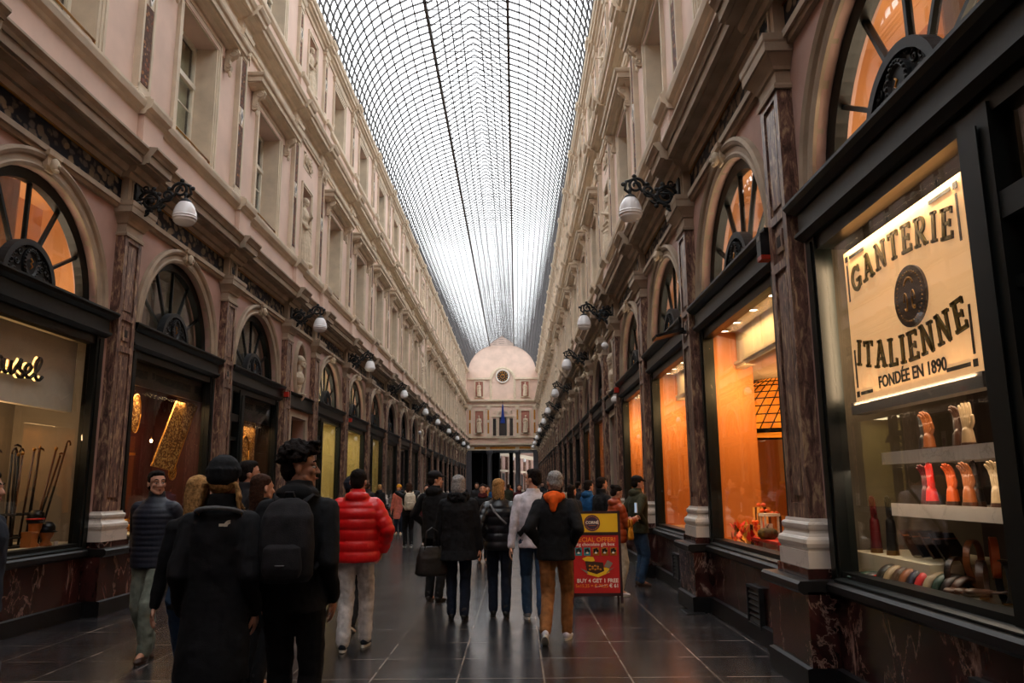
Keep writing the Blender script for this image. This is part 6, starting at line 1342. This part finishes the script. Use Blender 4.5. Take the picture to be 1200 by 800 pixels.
# ------------------------------------------------------------------ lace shop
y0, y1 = PY[0]+.12, PY[1]-.12
room('L', y0, y1, 1.1, MT['red'], .92, back=MT['red'], ceil=MT['dark'])
m = MB(); wbox(m,'L',y0,y1,-.16,-.20,3.10,3.5); struct('blind_box', m, MT['black'])
GLD = pebble('gold lace', (112,70,30), [(176,124,60),(198,150,84),(150,100,48),(210,170,104)], 26, .6)
area('lace_light', w('L')(12.4, -.35, 3.05), .2, (1,.66,.32), 46, (0,0,0), 2.6)
def lace(name, label, pts, p, mat=GLD, cat='lace panel', y=12.5):
    t = thing(name, label, cat, w('L')(y, p, .92)); q = MB(); q.add([(0, yy-y, zz-.92) for yy, zz in pts]+[(-.012, yy-y, zz-.92) for yy, zz in pts], [tuple(range(len(pts))), tuple(range(2*len(pts)-1, len(pts)-1, -1))]+[(i, len(pts)+i, len(pts)+(i+1) % len(pts), (i+1) % len(pts)) for i in range(len(pts))]); obj('lace_cloth', q, mat, t)
    q = MB(); P3 = [(.006, yy-y, zz-.92) for yy, zz in pts]; q.tube(P3+[P3[0]], .010, 5); obj('edging', q, MT['gold'], t)
lace('lace_runner', 'long gold lace runner hung at a slant against the dark red backdrop', [(13.37,3.10),(14.2,3.05),(13.41,1.86),(12.58,1.93)], -.30)
lace('lace_drape', 'gold lace drape hanging beside the near pilaster in the red window', [(11.35,3.08),(11.85,3.06),(11.78,2.4),(11.62,1.6),(11.30,1.2)], -.34)
def disc(label, y, z, ry, rz, p):
    lace('lace_mat', label, [(y+ry*math.cos(a), z+rz*math.sin(a)) for a in [2*PI*k/28 for k in range(28)]], p, y=y)
disc('oval gold lace mat hanging high near the lace drape', 12.1, 2.72, .15, .30, -.38); disc('small round lace mat beside the slanted runner', 13.72, 1.86, .14, .14, -.45); disc('large round lace mat low in the red window', 13.2, 1.42, .25, .28, -.45)
t = thing('fireplace_shelf', 'gilt-edged shelf in the middle of the red window', 'shelf', w('L')(12.3,-.7,2.1)); q = MB(); q.box(-.1,.1,-.35,.35,0,.04); q.box(-.08,.0,-.30,-.26,-1.2,0); q.box(-.08,.0,.26,.30,-1.2,0); obj('shelf_board', q, MT['gold'], t)
for i, (y, z) in enumerate(((11.72,2.08),(11.74,1.88),(11.9,2.6),(12.95,2.35))):
    t = thing('light_bulb', 'tiny glowing bulb in the red lace window, %s from the near pilaster' % ORD[i], 'bulb', w('L')(y,-.5,z), 0, 'tiny bulbs'); q = MB(); q.ell((0,0,0),(.022,.022,.028),10,7); obj('bulb_glass', q, MT['bulb'], t); q = MB(); q.tube([(0,0,.025),(0,0,.06)], .009, 6); obj('cap_fitting', q, MT['brass'], t)
rnd = random.Random(9); q = MB()
for k in range(240): q.ell((rnd.uniform(-.25,.25), rnd.uniform(-1.4,1.4), rnd.uniform(.0,.28)*rnd.random()+.02), (rnd.uniform(.015,.04),)*3, 6, 4)
o = link('trinkets', q.mesh('trinkets', MT['gold']), None, w('L')(12.5,-.42,.93)); tag(o, 'mass of small gilt trinkets along the bottom of the red window', 'trinkets', kind='stuff')
# bronze hanging shop
y0, y1 = PY[1]+.12, PY[2]-.12
room('L', y0, y1, 1.0, MT['wood'], .85, back=MT['red'], ceil=MT['dark']); m = MB(); wbox(m,'L',y0,y1,-.16,-.20,2.98,3.5); struct('blind_box', m, MT['black'])
t = thing('wall_hanging', 'bronze textile hanging with a woven arch, beside the glazed door', 'hanging', w('L')(17.15,-.42,1.45)); q = MB(); q.add([(0,y,z) for y,z in ((-.62,.55),(-.62,1.62),(.72,1.62),(.72,.0),(.3,.1),(-.1,.35))]+[(-.015,y,z) for y,z in ((-.62,.55),(-.62,1.62),(.72,1.62),(.72,.0),(.3,.1),(-.1,.35))], [tuple(range(6)), tuple(range(11,5,-1))]+[(i,6+i,6+(i+1)%6,(i+1)%6) for i in range(6)]); obj('textile', q, GLD, t)
q = MB(); q.tube([(.01,.05+.25*math.cos(a),.95+.3*math.sin(a)) for a in [PI*j/14 for j in range(15)]]+[(.01,-.2,.65),(.01,.3,.65),(.01,.3,.95)], .02, 6); obj('woven_arch', q, MT['gold'], t)
area('bronze_light', w('L')(16.6, -.3, 2.92), .15, (1,.64,.3), 9, (0,0,0), 2.4)
# pale lit shops, dim shops further on
for k in (3,4,5):
    room('L', PY[k]+.12, PY[k+1]-.12, 1.2, plain('pale yellow wall', (206,190,130), .6, var=.05), .8); area('shop_light', w('L')(bc(k), -.6, 3.5), .5, (1,.80,.46), 30 if k < 5 else 14, (0,0,0), 2.6)
    t = thing('pendant_lamp', 'dark pendant lamp hanging in the %s pale yellow window past the first oval bust' % ORD[k-3], 'lamp', w('L')(bc(k)+.2, -.5, 2.75)); q = MB(); q.tube([(0,0,.3),(0,0,.8)], .008, 5); obj('cord', q, MT['black'], t); q = MB(); q.lathe((0,0,0), [(.05,.3),(.14,.22),(.24,0),(.23,0),(.12,.20),(.02,.27)], 18); obj('lamp_shade', q, MT['iron'], t); q = MB(); q.ell((0,0,.08),(.05,.05,.06),10,8); obj('bulb', q, MT['bulb'], t)
for side, ks in (('R',(3,4,5,6,7,8)),('L',(6,7,8))):
    for k in ks:
        warm = (side, k) in (('R',3),('R',4)); room(side, PY[k]+.12, PY[k+1]-.12, .9, MT['orange'] if warm else MT['wood'] if k % 2 else MT['grey'], .8, ceil=MT['dark'])
        if warm: area('shop_light', w(side)(bc(k), -.45, 3.5), .4, WARM, 16, (0,0,0), 2.4)
        elif k % 2 == 0: area('shop_light', w(side)(bc(k), -.45, 3.5), .3, WARM2, 3, (0,0,0), 2.4)
for side in 'LR':
    for k in list(range(10,16))+list(range(17,20)):
        m = MB(); wbox(m, side, PY[k]+.1, PY[k+1]-.1, -.62, -.58, .8, 3.56); wbox(m, side, PY[k]+.1, PY[k]+.14, -.1, -.6, .8, 3.56); struct('shop_rear_wall', m, (MT['dark'], MT['wood'], MT['grey'], MT['dark'], MT['cream'])[(k*3+(side == 'L')) % 5])
# ------------------------------------------------------------------ small fittings
t = thing('alarm_box', 'dark alarm box with a red base on the beam by the first marble pilaster', 'alarm', w('R')(7.02,.09,3.60), PI/2, None, .85); q = MB(); q.box(-.07,.07,0,.14,.05,.30); obj('housing', q, MT['black'], t); q = MB(); q.box(-.07,.07,0,.14,0,.05); obj('base_light', q, plain('red plastic', (170,40,20), .4), t); q = MB(); q.box(-.04,.04,.14,.145,.22,.27); obj('label_plate', q, MT['grey'], t)
t = thing('floodlight', 'flat dark floodlight on the beam above the second orange window', 'lamp', w('R')(10.62,.12,3.62), PI/2); q = MB(); q.merge(MB().box(-.16,.16,.05,.45,.03,.07), Matrix.Rotation(-.25,4,'X')); obj('head', q, MT['black'], t); q = MB(); q.box(-.03,.03,-.02,.14,.0,.04); obj('bracket', q, MT['iron'], t)
for i, (s, y, p, z, lb) in enumerate((('R',18.45,.34,4.86,'small white dome camera above the first oval bust on the glove shop side'),('R',18.35,.16,3.55,'small white globe camera under the beam by the glove side oval bust'),('L',42.6,.3,4.5,'small white dome camera high on the far cane shop side'))):
    t = thing('security_camera', lb, 'camera', w(s)(y,p,z)); q = MB(); q.ell((0,0,0),(.09,.09,.09)); obj('dome', q, MT['milk'], t); q = MB(); q.box(-.03,.03,-.03,.03,.06,.12); obj('mount', q, MT['white'], t)
for i, (s, y, lb) in enumerate((('L',18.16,'small red alarm box by the beam of the bronze hanging shop'),('R',17.9,'small red alarm box just before the first oval bust on the glove shop side'),('L',25.3,'small red alarm box past the first pale yellow window'))):
    t = thing('alarm_box', lb, 'alarm', w(s)(y,.17,3.66)); q = MB(); q.box(-.05,.05,-.06,.06,0,.12); obj('housing', q, plain('alarm red', (176,38,22), .4), t); q = MB(); q.box(-.052,.052,-.062,.062,-.015,0); obj('base_plate', q, MT['black'], t)
for i, (k, dy) in enumerate(((-1,-.35),(-2,-.55),(0,-.3))):
    t = thing('vent_grille', 'black iron vent grille low in the red marble, %s' % ('under the orange window','under the glove shop window','under the second orange window')[i], 'vent', w('R')(bc(k)+dy,.05,.14), PI/2); q = MB(); panel_frame(q, .22, 0, .40, .0, .03, .05); obj('frame', q, MT['iron'], t); q = MB(); q.box(-.2,.2,.0,.012,.02,.38)
    for j in range(6): q.merge(MB().box(-.19,.19,-.012,.012,-.02,.02), Matrix.Translation((0,.02,.06+.055*j)) @ Matrix.Rotation(.5,4,'X'))
    obj('louvres', q, MT['iron'], t)
t = thing('door_sticker', 'small white sticker with a purple mark on the narrow dark door', 'sticker', w('L')(20.2,-.36,2.62), -PI/2); q = MB(); q.box(-.13,.13,-.003,.003,-.25,.25); obj('paper', q, MT['white'], t); q = MB(); q.ell((0,.004,-.02),(.07,.003,.10),14,8); obj('mark', q, plain('purple ink', (130,30,110), .5, var=0), t)
t = thing('drain_grate', 'small square drain grate in the slate floor by the glove shop side', 'grate', (XR-.30, 10.2, 0)); q = MB(); q.box(-.12,.12,-.2,.2,0,.006); obj('frame', q, MT['iron'], t); q = MB()
for j in range(7): q.box(-.10,.10,-.17+.055*j-.012,-.17+.055*j+.012,.006,.010)
obj('bars', q, MT['black'], t)
# ------------------------------------------------------------------ A-board
AY, AX = 10.78, 1.06
t = thing('pavement_sign', 'red and yellow chocolate shop A-board standing on the slate floor', 'sign', (AX, AY, 0))
YEL = plain('yellow print', (220,178,22), .45, var=.03); REDP = plain('red print', (176,22,24), .42, var=.05); YT = plain('orange print', (232,140,24), .5, var=0); WT = plain('white print', (228,222,214), .5, var=0); FRM = plain('maroon frame', (44,16,22), .4); PUR = plain('aubergine print', (46,24,58), .5, var=0)
tilt = Matrix.Rotation(-.09, 4, 'X')
def AB(x0,x1,y0,y1,z0,z1): return MB().box(x0,x1,y0,y1,z0,z1).xf(tilt)
q = MB(); 
for a in ((-.34,-.305,0,.03,.03,1.22),(.305,.34,0,.03,.03,1.22),(-.34,.34,0,.03,1.19,1.225),(-.34,.34,0,.03,.12,.16),(-.34,.34,-.004,.03,.905,.945)): q.merge(AB(*a))
obj('frame', q, FRM, t)
q = MB(); q.merge(MB().box(-.32,-.29,0,.03,0,1.2), Matrix.Translation((0,.26,0)) @ Matrix.Rotation(.10,4,'X')); q.merge(MB().box(.29,.32,0,.03,0,1.2), Matrix.Translation((0,.26,0)) @ Matrix.Rotation(.10,4,'X')); q.merge(MB().box(-.3,.3,0,.02,.2,1.15), Matrix.Translation((0,.26,0)) @ Matrix.Rotation(.10,4,'X')); obj('rear_panel', q, FRM, t)
yp = obj('top_panel', AB(-.31,.31,.002,.02,.94,1.195), YEL, t); rp = obj('poster', AB(-.31,.31,.002,.02,.155,.91), REDP, t)
def Tm(x, z, y=.0015): return tilt @ frame_mat((x, y, z), (1,0,0), (0,0,1))
def txt(s, x, z, size, mat, par, off=.0, sp=1.0): o = obj('lettering', text_mesh(s, size, off=off, ext=.0012, spacing=sp).xf(Tm(x, z)), mat, par); return o
q = MB(); q.rings([[tuple(tilt @ Vector((-.04+.108*math.cos(a), yy, 1.065+.108*math.sin(a)))) for a in [2*PI*j/36 for j in range(36)]] for yy in (.001,-.002)]); lg = obj('round_logo', q, PUR, yp)
txt_ = text_mesh('CORNÉ', .052, off=.0012, ext=.0012).xf(tilt @ frame_mat((-.04,-.004,1.07), (1,0,0), (0,0,1))); obj('logo_lettering', txt_, WT, lg)
q = MB(); 
for j in range(28): a = 2*PI*j/28; q.merge(MB().box(-.003,.003,-.003,-.0015,.082,.094), tilt @ Matrix.Translation((-.04,0,1.065)) @ Matrix.Rotation(a,4,'Y'))
q.merge(AB(-.09,.01,-.004,-.0025,1.032,1.035)); obj('logo_ring', q, YT, lg)
txt('SPECIAL OFFER!', -.02, .845, .083, YT, rp, .0012); txt('Big chocolate gift box', -.01, .785, .060, WT, rp, .0006)
for j in range(5):
    x = -.235+.117*j; c_ = obj('chocolate_picture', AB(x-.045,x+.045,-.001,.002,.64,.745), MT['gold'] if j in (2,3,4) else plain('teal print %d' % j, (40,120,130), .5, var=0), rp); q = MB()
    for a in range(5): q.merge(MB().ell((x+.022*math.cos(a*1.256),-.002,.70+.022*math.sin(a*1.256)),(.017,.002,.017),8,5))
    q.xf(tilt); obj('praline', q, MT['black'], c_); q = MB(); q.merge(MB().ell((x,-.003,.675),(.02,.002,.012),8,5)).xf(tilt); obj('highlight', q, WT, c_)
def P2(poly, mat, nm, y=-.002): return obj(nm, MB().prism(poly, y, y+.003).xf(tilt), mat, rp)
P2([(-.19,.60),(-.13,.55),(-.02,.57),(-.04,.62),(-.12,.63)], YEL, 'box_lid', -.0015); P2([(-.13,.40),(.02,.36),(.17,.42),(.17,.48),(-.12,.50)], YEL, 'box_base', -.0015); P2([(-.15,.57),(.09,.55),(.10,.44),(.0,.40),(-.13,.44)], MT['wood'], 'box_inside', -.003)
P2([(.10,.50),(.15,.58),(.22,.54),(.17,.47)], MT['grey'], 'lid_flap', -.003); P2([(-.22,.48),(-.13,.44),(-.11,.40),(-.2,.46)], MT['grey'], 'side_flap', -.003); P2([(.14,.43),(.24,.49),(.17,.46),(.12,.40)], MT['grey'], 'side_flap', -.003)
q = MB(); 
for j in range(9): q.merge(MB().ell((-.09+.022*(j%5)*1.6,-.004,.46+.035*(j//5)+.01*(j%2)),(.016,.003,.014),8,5))
q.xf(tilt); obj('pralines', q, MT['gold'], rp)
txt('BUY 4 GET 1 FREE', .01, .315, .070, WT, rp, .0012); txt('5x15,25 = € 76,25', -.07, .25, .058, YT, rp, .0004); txt('€ 61', .225, .25, .066, WT, rp, .001)
q = MB(); q.prism([(-.03,.232),(.13,.262),(.13,.266),(-.03,.236)], -.004, -.002).xf(tilt); obj('price_strike', q, WT, rp)
# ------------------------------------------------------------------ light
wd = bpy.data.worlds.new('sky'); scene.world = wd; wd.use_nodes = True
bg = wd.node_tree.nodes['Background']; bg.inputs[0].default_value = (.97,.985,1.0,1); bg.inputs[1].default_value = 3.3
scene.view_settings.view_transform = 'Standard'; scene.view_settings.look = 'None'; scene.view_settings.exposure = 0.38; scene.view_settings.gamma = 1.0; scene.view_settings.use_curve_mapping = False
scene.cycles.max_bounces = 9; scene.cycles.diffuse_bounces = 6; scene.cycles.glossy_bounces = 3; scene.cycles.transparent_max_bounces = 16; scene.cycles.sample_clamp_indirect = 6
